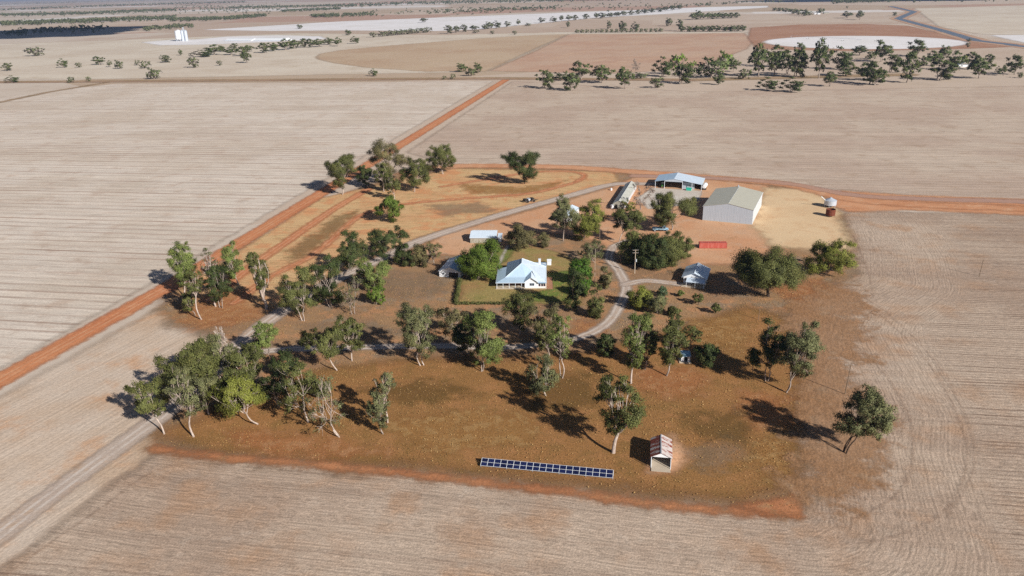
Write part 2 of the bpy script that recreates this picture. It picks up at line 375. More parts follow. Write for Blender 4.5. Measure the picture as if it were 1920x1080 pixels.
sheet('bleached_corner_field', M_white, W((1855, 66), (2300, 64), (2300, 90), (1990, 92), (1920, 80)), res=14, margin=20)
CAN = W((2100, 112), (1920, 87), (1830, 76), (1762, 56), (1684, 35), (1714, 22), (1670, 12))
sheet('canal_bank', M_bank, line=CAN, width=46, res=9, margin=18)
sheet('canal', M_water, line=CAN, width=15, res=5, margin=0.0)
sheet('road_reserve', M_band, line=W((-300, 163), (0, 154), (400, 151), (925, 147), (1300, 150), (1700, 140)), width=26, res=7, margin=14)
sheet('road_surface', M_greyrd, line=W((-300, 165), (0, 155.5), (400, 152), (925, 148), (1300, 151)), width=5, res=4, margin=8)
# the farm's own fields
FAR[0] = False; LAYER[0] = 4
sheet('left_stubble_field', M_left, W((-420, 222), (60, 176), (215, 157), (925, 152), (592, 346), (300, 522), (0, 692), (-500, 980)), res=7, margin=12)
sheet('back_stubble_field', M_back, W((962, 152), (1300, 172), (1600, 168), (2400, 150), (2500, 460), (1920, 386), (1480, 347), (1170, 319), (850, 309), (762, 286)), res=7, margin=12)
sheet('west_stubble_strip', M_west, W((-500, 1000), (0, 745), (330, 560), (480, 620), (440, 652), (345, 770), (310, 845), (40, 1045), (-300, 1310)), res=3, margin=10)
sheet('near_stubble_field', M_near, W((-420, 1440), (-20, 1085), (285, 852), (900, 640), (1540, 420), (1590, 396), (2000, 404), (2800, 440), (2800, 1500)), res=3, margin=10,
      extra={'h': lambda X, Y: -sd_poly(X, Y, HOME)})
sheet('homestead_paddock', M_home, HOME, res=2.0, margin=12)
sheet('front_paddock', M_south, W((300, 815), (420, 760), (560, 700), (760, 672), (960, 672), (1100, 660), (1180, 640), (1300, 610), (1400, 575), (1480, 600), (1490, 650), (1505, 720), (1495, 800), (1490, 900), (1400, 935), (1200, 918), (1000, 895), (800, 872), (600, 862), (430, 845)), res=2.0, margin=14)
sheet('track_verge', M_verge, W((330, 548), (600, 372), (850, 316), (1150, 322), (1160, 340), (1080, 362), (960, 392), (800, 440), (680, 490), (520, 575), (420, 585)), res=2.0, margin=10)
sheet('farm_yard', M_yard, W((770, 478), (830, 440), (960, 404), (1130, 356), (1200, 328), (1330, 336), (1440, 348), (1445, 470), (1380, 495), (1290, 497), (1290, 478), (1165, 478), (1120, 452), (1010, 432), (950, 440), (870, 478)), res=2.0, margin=10)
sheet('tan_gravel_pad', M_tan, W((1432, 352), (1535, 354), (1570, 396), (1600, 468), (1520, 470), (1450, 462), (1408, 424)), res=2.0, margin=14)
sheet('shed_apron', M_conc, W((1222, 352), (1316, 358), (1312, 372), (1290, 384), (1215, 392), (1195, 372)), res=1.5, margin=6)
def patch_mat(name, A, B, C, k=.65): return ground_mat(name, A, B, C, big=12, med=3.5, fine=.5, fine_amt=.3, edge=(7, 11, 7, k), med_rng=(.48, .6))
M_po = patch_mat('bare_orange_soil', s(188, 128, 82), s(180, 118, 74), s(196, 144, 100))
M_pg = patch_mat('grey_worn_soil', s(156, 132, 106), s(148, 124, 98), s(166, 140, 112), .45)
M_py = patch_mat('yellow_dry_grass', s(174, 128, 76), s(166, 120, 70), s(188, 148, 96))
M_pd = patch_mat('dark_grass_tone', s(112, 88, 48), s(118, 92, 52), s(104, 84, 46), .4)  # darker grass tone, laid weakly over the paddock
for nm_, mt_, pl_ in (('bare_soil_patch', M_po, ((1190, 690), (1290, 690), (1340, 720), (1280, 748), (1200, 735))), ('bare_soil_patch', M_po, ((1390, 735), (1480, 745), (1490, 800), (1420, 806), (1380, 775))),
                      ('bare_soil_patch', M_po, ((1075, 615), (1120, 590), (1125, 630), (1080, 640))), ('bare_soil_patch', M_po, ((440, 805), (600, 820), (720, 850), (620, 862), (450, 842))),
                      ('bare_soil_patch', M_po, ((330, 565), (450, 545), (500, 590), (420, 615), (350, 612))), ('bare_soil_patch', M_po, ((1450, 540), (1540, 525), (1590, 545), (1500, 585))),
                      ('worn_soil_patch', M_pg, ((730, 505), (820, 515), (850, 545), (760, 560), (700, 540))), ('worn_soil_patch', M_pg, ((1270, 845), (1370, 820), (1400, 850), (1320, 885))),
                      ('worn_soil_patch', M_pg, ((560, 610), (700, 600), (760, 625), (640, 640))), ('yellow_grass_patch', M_py, ((700, 790), (860, 770), (1010, 780), (1000, 830), (800, 850))),
                      ('yellow_grass_patch', M_py, ((1400, 820), (1480, 810), (1480, 900), (1420, 890))), ('yellow_grass_patch', M_py, ((1290, 600), (1390, 590), (1400, 660), (1310, 650))),
                      ('dark_grass_patch', M_pd, ((960, 700), (1110, 700), (1120, 760), (1000, 770))), ('dark_grass_patch', M_pd, ((1290, 780), (1400, 770), (1400, 830), (1300, 830))), ('dark_grass_patch', M_pd, ((680, 730), (800, 710), (900, 740), (760, 760))),
                      ('yellow_grass_patch', M_py, ((860, 345), (980, 352), (1060, 340), (1000, 362), (880, 362))), ('worn_soil_patch', M_pg, ((800, 385), (900, 380), (930, 398), (830, 405))), ('dark_grass_patch', M_pd, ((540, 470), (640, 400), (672, 396), (600, 465), (550, 495)))):
    sheet(nm_, mt_, W(*pl_), res=1.5, margin=12, zstep=.0035)
# tracks
RED = W((-260, 866), (0, 713), (310, 541), (600, 364), (780, 254), (948, 150))
sheet('red_firebreak_track', M_red, line=RED, width=9.5, res=3, margin=6)
sheet('red_track', M_red, line=spline(W((395, 562), (455, 512), (520, 466), (585, 420), (640, 384), (690, 355))), width=5.2, res=2, margin=6)
sheet('looping_red_track', M_red, line=spline(W((440, 568), (514, 516), (580, 482), (625, 448), (680, 402), (760, 383), (820, 377), (905, 370), (985, 364), (1035, 354), (1078, 342), (1096, 331), (1085, 324), (1050, 321), (995, 324), (900, 338), (830, 350))), width=3.6, res=1.6, margin=6)
sheet('red_road_apron', M_back2, W((1545, 356), (1700, 366), (1920, 374), (2500, 405), (2500, 440), (1920, 404), (1700, 394), (1590, 398), (1560, 385)), res=3, margin=8)
sheet('back_red_road', M_back2, line=spline(W((765, 325), (850, 312), (1040, 313), (1170, 321), (1330, 333), (1480, 347), (1600, 374), (1750, 385), (1920, 392), (2300, 415))), width=12, res=3, margin=6)
sheet('back_road_wheel_track', M_greyrd, line=spline(W((1190, 330), (1330, 334), (1480, 345), (1600, 366), (1750, 374), (1920, 379), (2300, 400))), width=8, res=2.5, margin=6)
sheet('field_edge_dirt', M_edge, line=spline(W((290, 842), (420, 858), (700, 882), (900, 906), (1050, 922), (1200, 942), (1350, 957), (1495, 966))), width=2.6, res=1.2, margin=4)
sheet('corner_dirt_patch', M_edge, W((1380, 948), (1440, 938), (1498, 925), (1502, 966), (1420, 962)), res=1.2, margin=5)
sheet('side_red_track', M_band, line=W((-120, 206), (0, 192), (90, 173), (210, 153)), width=8, res=4, margin=6)
DRIVE = spline(W((-160, 1130), (0, 1003), (150, 890), (285, 793), (370, 725), (450, 645), (520, 590), (585, 548), (650, 515), (720, 484), (790, 451), (940, 403), (1080, 364), (1150, 346), (1225, 345)))
sheet('gravel_driveway', M_gravel, line=DRIVE, width=7.0, res=1.6, margin=4)
BRANCH = spline(W((438, 668), (530, 656), (640, 653), (740, 650), (840, 649), (920, 652), (1000, 648), (1090, 632), (1140, 605), (1163, 570), (1174, 540), (1160, 508), (1142, 485), (1150, 464), (1175, 452)))
sheet('gravel_garden_drive', M_gravel, line=BRANCH, width=4.1, res=1.4, margin=4)
sheet('gravel_cottage_spur', M_gravel, line=spline(W((1172, 534), (1210, 527), (1272, 533))), width=4.4, res=1.2, margin=3)
M_mark = ground_mat('wheel_worn_soil', s(160, 132, 110), s(164, 134, 110), s(152, 124, 104), big=20, med=4, fine=.5, fine_amt=.3, edge=(1.0, 1.2, 3, .28))
for pts_ in (((1560, 530), (1650, 590), (1740, 680), (1800, 790), (1812, 875), (1765, 965), (1640, 1015), (1480, 1020)), ((1570, 526), (1662, 586), (1754, 678), (1814, 790), (1826, 878), (1776, 972)), ((1545, 600), (1640, 680), (1700, 770), (1712, 860), (1680, 930), (1600, 975)),
             ((1600, 440), (1625, 500), (1640, 560)), ((-20, 1100), (180, 960), (300, 880), (420, 872), (700, 900))):
    sheet('wheel_mark', M_mark, line=spline(W(*pts_)), width=.45, res=.6, margin=1.4)
M_fringe = ground_mat('worn_field_edge', s(178, 136, 100), s(172, 128, 90), s(180, 146, 114), big=20, med=6, fine=.5, fine_amt=.3, edge=(9, 24, 11, .7), rows=(ROW + 80, 3, .7, .2))
sheet('field_fringe', M_fringe, W((1470, 575), (1570, 525), (1625, 560), (1610, 660), (1600, 720), (1660, 800), (1665, 880), (1590, 935), (1490, 940), (1500, 720)), res=2.5, margin=36)
# garden
sheet('house_lawn', M_lawn, W((866, 524), (862, 567), (945, 568), (1090, 572), (1100, 520), (1060, 478), (1000, 462), (940, 468), (950, 490)), res=1.2, margin=5)
sheet('green_lawn', M_green, W((1030, 512), (1065, 508), (1072, 545), (1060, 566), (1000, 566), (985, 552), (1030, 544)), res=1.0, margin=4)
sheet('green_lawn', M_green, W((925, 470), (965, 466), (955, 484), (932, 500), (920, 498)), res=1.0, margin=4)
sheet('brick_path', M_paver, W((1026, 520), (1035, 520), (1037, 543), (1024, 543)), res=0.6, margin=1)
sheet('garden_path', M_conc, line=W((932, 502), (940, 486), (948, 470), (952, 462)), width=0.9, res=0.6, margin=1.5)
sheet('shelter_dirt', M_yard, W((1216, 868), (1262, 816), (1284, 838), (1286, 866), (1262, 890), (1212, 886)), res=0.8, margin=5)

# ================================================================== MATERIALS OF BUILT THINGS
def plain(name, c, rough=0.6, metal=0.0, var=0.12, scale=0.8, spec=0.3):
    N = NT(name); col = N.gain(c, N.noise(N.objco(), scale, 4, 0.65), var)
    return N.done(N.bsdf(col, rough, metal, spec))
def corrugated(name, c, c2, rough=0.45, metal=0.0, pitch=0.25, axis=0, streak=0.25, var=0.08):
    """ribbed sheet iron: ribs along one axis, weather streaks down the sheets"""
    N = NT(name); o = N.objco(); sep = N.n('ShaderNodeSeparateXYZ'); N.put(sep.inputs[0], o)
    sc_ = [0.35, 0.35, 0.35]; sc_[axis] = 2.2
    st = N.noise(N.mapping(o, 0, tuple(sc_)), 1.0, 4, 0.65)
    col = N.mix(N.math('MULTIPLY', N.ss(st, 0.42, 0.72), streak * 3), c, c2)
    col = N.gain(col, N.noise(o, 0.4, 4, 0.6), var)
    rib = N.math('SINE', N.math('MULTIPLY', sep.outputs[axis], 2 * math.pi / pitch))
    return N.done(N.bsdf(col, rough, metal, 0.4, N.bump(rib, 0.25, 0.02)))
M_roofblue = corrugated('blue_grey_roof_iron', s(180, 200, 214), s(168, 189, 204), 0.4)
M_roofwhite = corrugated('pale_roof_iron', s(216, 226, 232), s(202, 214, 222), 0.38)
M_roofcream = corrugated('cream_roof_iron', s(190, 184, 164), s(180, 174, 154), 0.5, pitch=0.76, axis=1)
M_roofold = corrugated('old_grey_roof_iron', s(192, 190, 176), s(168, 160, 142), 0.55, axis=1, streak=0.33)
M_wallgrey = corrugated('grey_wall_iron', s(184, 188, 192), s(174, 178, 184), 0.5, pitch=0.76)
M_wallgrey_y = corrugated('pale_wall_iron', s(206, 208, 206), s(190, 192, 190), 0.5, pitch=0.76, axis=1)
M_wallold = corrugated('weathered_wall_iron', s(166, 160, 144), s(140, 128, 108), 0.65, streak=0.33)
M_paint = plain('white_paint', s(236, 234, 230), 0.55, var=0.04)
M_trim = plain('white_trim', s(228, 230, 230), 0.5, var=0.04)
M_brick = plain('red_brick', s(150, 84, 62), 0.85, var=0.2, scale=3)
M_slab = plain('concrete', s(196, 178, 154), 0.9, var=0.12)
M_dark = plain('dark_door', s(62, 56, 50), 0.9)  # even dark colour for flat door panels, no opening behind them
M_steel = plain('galvanised_steel', s(204, 208, 212), 0.4, 0.3, var=0.1)
M_timber = plain('grey_timber', s(128, 108, 88), 0.9, var=0.2, scale=2)
M_rustm = plain('rusty_steel', s(112, 58, 40), 0.85, var=0.35, scale=1.5)
M_redc = corrugated('red_container_steel', s(176, 78, 64), s(190, 112, 96), 0.65, pitch=0.28, streak=0.3)
M_tyre = plain('tyre_rubber', s(38, 36, 34), 0.9)
M_blue = plain('pale_blue_paint', s(150, 186, 204), 0.5, var=0.15, scale=2)
M_teal = plain('teal_paint', s(48, 178, 150), 0.5, var=0.1)
M_poly = plain('white_poly', s(232, 230, 226), 0.45, var=0.05)
M_machine = plain('grey_machine_paint', s(172, 168, 168), 0.6, var=0.3, scale=2)
M_black = plain('dark_machine_paint', s(52, 48, 46), 0.7, var=0.2)
N = NT('window_glass'); M_glass = N.done(N.bsdf(s(54, 62, 72), 0.08, 0, 0.6))
def rusty_sheet(name, seed, amt):
    N = NT(name); o = N.objco()
    off = N.n('ShaderNodeVectorMath', operation='ADD'); N.put(off.inputs[0], o); off.inputs[1].default_value = (seed * 7.3, seed * 3.1, seed)
    n1 = N.noise(N.mapping(off.outputs[0], 0, (0.7, 1.8, 1)), 1.0, 5, 0.7)
    col = N.mix(N.ss(n1, 0.62 - amt, 0.74 - amt), s(206, 192, 182), s(140, 66, 46))
    sep = N.n('ShaderNodeSeparateXYZ'); N.put(sep.inputs[0], o)
    return N.done(N.bsdf(col, 0.6, 0.0, 0.3, N.bump(N.math('SINE', N.math('MULTIPLY', sep.outputs[1], 2 * math.pi / 0.2)), 0.3, 0.02)))
M_rs = [rusty_sheet('rusty_roof_iron_%s' % w, i + 1, a) for i, (w, a) in enumerate((('light', 0.12), ('streaked', 0.2), ('brown', 0.3), ('pale', 0.06)))]
N = NT('solar_cells'); o_ = N.objco()
br = N.n('ShaderNodeTexBrick'); br.offset = 0.0; br.squash = 1.0
N.put(br.inputs['Vector'], o_); br.inputs['Scale'].default_value = 1.0; br.inputs['Brick Width'].default_value = 0.158; br.inputs['Row Height'].default_value = 0.158
br.inputs['Mortar Size'].default_value = 0.006; br.inputs['Color1'].default_value = s(20, 26, 58); br.inputs['Color2'].default_value = s(24, 30, 66); br.inputs['Mortar'].default_value = s(48, 54, 84)
oi = N.n('ShaderNodeObjectInfo')
M_solar = N.done(N.bsdf(N.gain(br.outputs[0], oi.outputs['Random'], 0.3), 0.16, 0, 0.5))

# ================================================================== BUILDINGS
def R(d): return math.radians(d)
def place(name, px, py, ang, label, cat, group=None, z=0.0):
    g = G(px, py, z); return tag(empty(name, (g[0], g[1], 0), R(ang)), label, cat, group)
def window(parent, x, z, w, h, y, frame=M_trim, glass=M_glass, panes=2):
    """window in a front wall (facing -y): proud frame, recessed panes"""
    f = MB().box(x, y - .06, z, x + w, y + .02, z + .07).box(x, y - .06, z + h - .07, x + w, y + .02, z + h)
    f.box(x, y - .06, z + .07, x + .07, y + .02, z + h - .07).box(x + w - .07, y - .06, z + .07, x + w, y + .02, z + h - .07)
    fo = f.build('window', frame, parent)
    pw = (w - .14 - .05 * (panes - 1)) / panes
    for i in range(panes):
        a = x + .07 + i * (pw + .05)
        MB().box(a, y - .025, z + .07, a + pw, y - .005, z + h - .07).build('pane', glass, fo)
        if i: MB().box(a - .05, y - .05, z + .07, a, y - .003, z + h - .07).build('mullion', frame, fo)
    return fo

# ---- homestead
t = place('farmhouse', 930, 532, -2.6, 'white farmhouse with pale blue hipped iron roof and long front verandah', 'house', z=2.7)
MB().box(-.2, .6, 0, 19.6, 24.2, .35).build('floor_slab', M_slab, t)
MB().box(3.5, 4.9, .35, 11.1, 23, 3.4).build('wall', M_brick, t)
MB().box(11.1, 1.6, .3, 19.2, 23.4, 2.75).build('wall', M_paint, t)
mr = MB()
AF, AB = (9.8, 9.0, 7.9), (9.8, 14.8, 7.9)
mr.slab([(3.4, 4.7, 3.5), (11.4, 4.7, 3.5), (13.9, 7.3, 5.35), AF])
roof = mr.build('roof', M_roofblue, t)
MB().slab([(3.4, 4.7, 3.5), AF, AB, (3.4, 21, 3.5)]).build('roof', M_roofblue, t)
MB().slab([AF, (13.9, 7.3, 5.35), (16.2, 1.2, 2.95), (19.5, 1.2, 2.8), (19.5, 19, 2.8), AB]).build('roof', M_roofwhite, t)  # right slope of the same roof, its sunlit brightness put into paler iron
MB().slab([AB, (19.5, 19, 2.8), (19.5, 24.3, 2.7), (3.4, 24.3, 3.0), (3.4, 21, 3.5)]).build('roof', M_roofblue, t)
MB().slab([(-.1, 0.9, 2.7), (11.4, .9, 2.7), (11.4, 4.7, 3.52), (3.4, 4.7, 3.52)]).build('verandah_roof', M_roofblue, t)
MB().slab([(-.1, .9, 2.7), (3.4, 4.7, 3.52), (3.4, 17, 3.52), (-.1, 17, 2.7)]).build('verandah_roof', M_roofblue, t)
g_ = MB().slab([(13.6, .9, 4.75), (13.6, 7.6, 4.95), (10.9, 3.0, 3.1), (10.9, .9, 2.85)]).build('gable_roof', M_roofblue, t)
MB().slab([(13.6, .9, 4.76), (16.3, .9, 2.86), (16.3, 3.6, 3.2), (13.6, 7.6, 5.0)]).build('gable_roof', M_roofwhite, t)  # right gable slope, sunlit white put into the colour as well
MB().prism([(11.1, 1.55, 2.75), (16.1, 1.55, 2.75), (13.6, 1.55, 4.6)], (0, .12, 0)).build('gable_wall', M_paint, t)
MB().slab([(13.6, .82, 4.84), (13.6, .98, 4.84), (10.8, .98, 2.88), (10.8, .82, 2.88)], .14).build('barge_board', M_trim, g_)
MB().slab([(13.6, .82, 4.85), (13.6, .98, 4.85), (16.4, .98, 2.89), (16.4, .82, 2.89)], .14).build('barge_board', M_trim, g_)
MB().slab([(16.2, .7, 2.55), (19.6, .7, 2.55), (19.4, 3.0, 3.1), (16.4, 3.0, 3.1)]).build('porch_roof', M_roofblue, t)
for a, b in (((-.15, .82, 2.62), (11.4, .82, 2.62)), ((-.15, .82, 2.62), (-.15, 17, 2.62)), ((19.56, .8, 2.66), (19.56, 24.3, 2.6))):
    MB().tube(a, b, .08, n=6).build('gutter', M_trim, t)
for x in (0.2, 2.6, 5.0, 7.4, 9.8): MB().box(x, 1.0, .35, x + .14, 1.14, 2.66).build('verandah_post', M_trim, t)
for y in (5.0, 9.0, 13.0): MB().box(.1, y, .35, .24, y + .14, 2.62).build('verandah_post', M_trim, t)
window(t, 13.0, 1.1, 1.9, 1.2, 1.58, panes=3)
for x in (16.5, 17.5, 18.4): window(t, x, .9, .75, 1.4, 1.58, frame=M_brick, panes=1)
for x in (4.0, 7.6): window(t, x, 1.0, 1.5, 1.5, 4.88)
dr = MB().box(6.2, 4.8, .36, 7.1, 4.92, 2.5).build('door', M_timber, t); MB().tube((6.95, 4.74, 1.4), (6.95, 4.81, 1.4), .05, n=6).build('handle', M_steel, dr)
ch = MB().box(16.4, 20.2, 2.6, 17.3, 21.1, 5.4).build('chimney', M_paint, t)
MB().box(16.3, 20.1, 5.4, 17.4, 21.2, 5.6).build('cap', M_trim, ch)
for a, b in ((AF, AB), (AF, (3.4, 4.7, 3.5)), (AB, (19.5, 19, 2.8))): MB().tube((a[0], a[1], a[2] + .02), (b[0], b[1], b[2] + .02), .07, n=6).build('ridge_cap', M_trim, t)
t = place('garden_shed', 1026, 498, -3, 'tiny white garden shed behind the farmhouse corner', 'shed')
MB().box(0, 0, 0, 1.7, 1.6, 2.0).build('wall', M_paint, t); MB().slab([(-.1, -.15, 2.0), (1.8, -.15, 2.0), (1.8, 1.75, 2.35), (-.1, 1.75, 2.35)], .06).build('roof', M_paint, t)
MB().box(.5, -.04, .02, 1.2, 0.01, 1.85).build('door', M_trim, t)

def gable_ends(t, Wd, D, e, r, xr, mat, th=.1, front=True):
    if front: MB().prism([(0, 0, e), (Wd, 0, e), (xr, 0, r)], (0, th, 0)).build('gable_wall', mat, t)
    MB().prism([(0, D - th, e), (Wd, D - th, e), (xr, D - th, r)], (0, th, 0)).build('gable_wall', mat, t)
def gable_roof(t, Wd, D, e, r, xr, mats, ov=.35, th=.09):
    kl = (r - e) / xr; kr = (r - e) / (Wd - xr)
    MB().slab([(-ov, -ov, e - ov * kl + .12), (xr, -ov, r + .12), (xr, D + ov, r + .12), (-ov, D + ov, e - ov * kl + .12)], th).build('roof', mats[0], t)
    MB().slab([(xr, -ov, r + .121), (Wd + ov, -ov, e - ov * kr + .12), (Wd + ov, D + ov, e - ov * kr + .12), (xr, D + ov, r + .121)], th).build('roof', mats[1], t)
    MB().slab([(xr - .18, -ov - .02, r + .1), (xr, -ov - .02, r + .17), (xr, D + ov + .02, r + .17), (xr - .18, D + ov + .02, r + .1)], .03).build('ridge_cap', M_trim, t)

# ---- big machinery shed
t = place('machinery_shed', 1317, 413, -24, 'largest shed, grey walled with cream gable roof, beside the tan gravel pad', 'shed')
npan = 8; pw = 23.7 / npan
for i in range(npan):
    z0 = 7.3 + 2.2 * (1 - abs((i * pw) - 11.85) / 11.85); z1 = 7.3 + 2.2 * (1 - abs(((i + 1) * pw) - 11.85) / 11.85)
    MB().prism([(i * pw + .01, 0, .25), ((i + 1) * pw - .01, 0, .25), ((i + 1) * pw - .01, 0, z1), (i * pw + .01, 0, z0)], (0, .1 + .012 * (i % 2), 0)).build('wall_panel', M_wallgrey, t)
MB().box(0, .1, .25, .1, 36.4, 7.3).build('wall', M_wallgrey_y, t); MB().box(23.6, .1, .25, 23.7, 36.4, 7.3).build('wall', M_wallgrey_y, t)
MB().box(0, 36.4, .25, 23.7, 36.5, 7.3).build('wall', M_wallgrey, t)
MB().box(-.1, -.1, 0, 23.8, 36.6, .25).build('floor_slab', M_slab, t)
MB().prism([(0, 36.4, 7.3), (23.7, 36.4, 7.3), (11.85, 36.4, 9.5)], (0, .1, 0)).build('gable_wall', M_wallgrey, t)
gable_roof(t, 23.7, 36.5, 7.3, 9.5, 11.85, (M_roofcream, M_roofcream), .18)
for a, b in (((23.95, -.2, 7.2), (23.95, 36.7, 7.2)), ((-.25, -.2, 7.2), (-.25, 36.7, 7.2))): MB().tube(a, b, .1, n=6).build('gutter', M_trim, t)
MB().tube((23.85, .15, .2), (23.85, .15, 7.2), .07, n=6).build('downpipe', M_trim, t)
MB().tube((11.3, 36.0, 9.4), (11.3, 36.0, 10.3), .3, n=10).build('roof_vent', M_steel, t)

# ---- open machinery shed
t = place('open_shed', 1228, 353, -19, 'blue roofed machinery shed with dark open bays facing the pale apron', 'shed')
MB().box(0, 15.9, 0, 26, 16, 4.0).build('wall', M_wallold, t); MB().box(0, 5.0, 0, .1, 15.9, 4.1).build('wall', M_wallold, t)
MB().box(26, 2.2, 0, 26.1, 16, 3.4).build('wall', M_wallold, t)
MB().box(15.4, 2.0, 0, 22.0, 2.1, 3.9).build('wall', M_wallgrey, t); MB().box(15.3, 2.1, 0, 15.4, 15.9, 4.6).build('wall', M_wallold, t)
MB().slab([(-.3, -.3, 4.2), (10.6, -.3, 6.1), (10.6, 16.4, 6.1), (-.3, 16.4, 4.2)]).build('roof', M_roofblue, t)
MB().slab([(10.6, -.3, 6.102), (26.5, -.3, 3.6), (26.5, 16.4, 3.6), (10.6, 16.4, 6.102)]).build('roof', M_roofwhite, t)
MB().prism([(5.6, -.1, 4.4), (10.6, -.1, 4.4), (15.4, -.1, 4.4), (15.4, -.1, 5.2), (10.6, -.1, 5.95), (5.6, -.1, 5.1)], (0, .06, 0)).build('fascia', M_wallgrey, t)
for x, zt in ((0, 4.2), (5.2, 5.1), (15.3, 5.3), (20.6, 4.5), (25.9, 3.6)): MB().tube((x + .1, 0.1, 0), (x + .1, .1, zt - .1), .12, n=8).build('post', M_trim, t)
def wheel(mb, x, y, r, w): mb.tube((x, y - w / 2, r), (x, y + w / 2, r), r, n=14)
def tractor(px, py, ang, label):
    t = place('tractor', px, py, ang, label, 'tractor')
    MB().box(-.4, -.45, .8, 2.0, .45, 1.6).build('body', M_tractor, t, .1)
    c = MB().box(-1.2, -.7, 1.3, .3, .7, 1.7).build('cab', M_tractor, t)
    MB().box(-1.1, -.65, 1.7, .2, .65, 2.6).build('glass', M_glass, c); MB().box(-1.2, -.75, 2.6, .3, .75, 2.72).build('cab_roof', M_poly, c)
    for x, y, r in ((-.8, -.9, .85), (-.8, .9, .85), (1.5, -.75, .5), (1.5, .75, .5)):
        mb = MB(); wheel(mb, x, y, r, .42); mb.build('wheel', M_tyre, t)
    MB().tube((1.3, .1, 1.6), (1.3, .1, 2.5), .05, n=6).build('exhaust', M_black, t)
M_tractor = plain('green_tractor_paint', s(56, 110, 52), 0.5)
tractor(1242, 351, 250, 'small green tractor parked in the left open bay of the blue roofed shed')
t = place('green_bin', 1287, 357.5, -19, 'bright teal skip bin in front of the open machinery shed', 'bin')
MB().prism([(0, 0, .15), (2.6, 0, .15), (2.9, 0, 1.4), (-.3, 0, 1.4)], (0, 1.6, 0)).build('body', M_teal, t)
MB().box(-.4, -.06, 1.4, 3.0, .05, 1.52).box(-.4, 1.55, 1.4, 3.0, 1.66, 1.52).build('rim', M_teal, t)
for x in (.1, 2.2): MB().box(x, .2, 0, x + .3, 1.4, .15).build('skid', M_black, t)
t = place('tank_trailer', 1319, 357, 66, 'white tank trailer standing against the end of the open machinery shed', 'trailer')
mb = MB()
for a, b, r0, r1 in ((0.0, .5, .75, 1.2), (.5, 6.0, 1.2, 1.2), (6.0, 6.5, 1.2, .75)): mb.tube((a, 0, 2.0), (b, 0, 2.0), r0, r1, n=18, cap=a != .5)
mb.build('tank', M_poly, t); MB().tube((3.2, 0, 3.1), (3.2, 0, 3.5), .35, n=12).build('hatch', M_poly, t)
MB().box(-.4, -.5, .7, 6.8, .5, .85).box(6.8, -.06, .7, 8.0, .06, .82).build('chassis', M_black, t)
for x, y in ((1.2, -.9), (1.2, .9), (2.4, -.9), (2.4, .9)): mb = MB(); wheel(mb, x, y, .5, .3); mb.build('wheel', M_tyre, t)

# ---- long old shed
t = place('long_shed', 1171, 390, 73 - 90, 'long narrow old iron shed with weathered pale roof beside the bare tree', 'shed')
t.location.x -= 6.0
MB().box(0, 0, 0, 6.0, .1, 2.7).build('wall', M_wallold, t); MB().box(0, .1, 0, .1, 44, 2.7).build('wall', M_wallold, t)
MB().box(5.9, .1, 0, 6.0, 44, 2.7).build('wall', M_wallgrey_y, t); MB().box(0, 44, 0, 6.0, 44.1, 2.7).build('wall', M_wallold, t)
gable_ends(t, 6.0, 44.1, 2.7, 4.3, 3.0, M_wallold); gable_roof(t, 6.0, 44.1, 2.7, 4.3, 3.0, (M_roofold, M_roofold), .3)
MB().box(1.0, -.05, .02, 2.2, .01, 2.2).build('door', M_dark, t); MB().box(3.4, -.05, 1.1, 4.6, .01, 1.9).build('window', M_glass, t)

# ---- grey storage shed north of the garden
t = place('storage_shed', 882, 456, -4, 'pale grey iron shed beside the gravel driveway above the bright shade tree', 'shed')
MB().box(0, 0, 0, 11.8, .1, 2.6).build('wall', M_wallold, t)
for a in ((0, .1, 0, .1, 9.5, 2.9), (11.7, .1, 0, 11.8, 9.5, 2.9), (0, 9.4, 0, 11.8, 9.5, 3.4)): MB().box(*a).build('wall', M_wallgrey_y, t)
MB().slab([(-.3, -.3, 2.65), (12.1, -.3, 2.65), (12.1, 6.0, 4.1), (-.3, 6.0, 4.1)]).build('roof', M_roofwhite, t)
MB().slab([(-.3, 6.0, 4.102), (12.1, 6.0, 4.102), (12.1, 9.9, 3.1), (-.3, 9.9, 3.1)]).build('roof', M_roofwhite, t)
MB().prism([(0, 0, 2.6), (0, 9.4, 3.1), (0, 6, 4.0)], (.1, 0, 0)).build('gable_wall', M_wallgrey_y, t); MB().prism([(11.7, 0, 2.6), (11.7, 9.4, 3.1), (11.7, 6, 4.0)], (.1, 0, 0)).build('gable_wall', M_wallgrey_y, t)
MB().tube((-.3, -.36, 2.58), (12.1, -.36, 2.58), .08, n=6).build('gutter', M_trim, t)
MB().box(12.6, 2.0, 0, 14.2, 7.5, 2.2).build('annex', M_paint, t); MB().slab([(12.4, 1.8, 2.2), (14.4, 1.8, 2.2), (14.4, 7.7, 2.5), (12.4, 7.7, 2.5)], .06).build('annex_roof', M_roofwhite, t)

# ---- garage under the shade tree
t = place('garage', 824, 519, -13, 'white walled garage with pale roof half under the bright shade tree', 'garage')
for a in ((0, 0, 0, 9.0, .1, 2.6), (0, .1, 0, .1, 15, 2.6), (8.9, .1, 0, 9.0, 15, 2.6), (0, 15, 0, 9.0, 15.1, 2.6)): MB().box(*a).build('wall', M_paint, t)
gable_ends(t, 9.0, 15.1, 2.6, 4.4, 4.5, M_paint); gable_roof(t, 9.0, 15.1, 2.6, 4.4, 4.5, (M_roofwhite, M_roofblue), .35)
window(t, 1.2, 1.0, 1.0, 1.0, 0.0); MB().box(4.0, -.05, .02, 8.0, .01, 2.2).build('roller_door', M_dark, t)

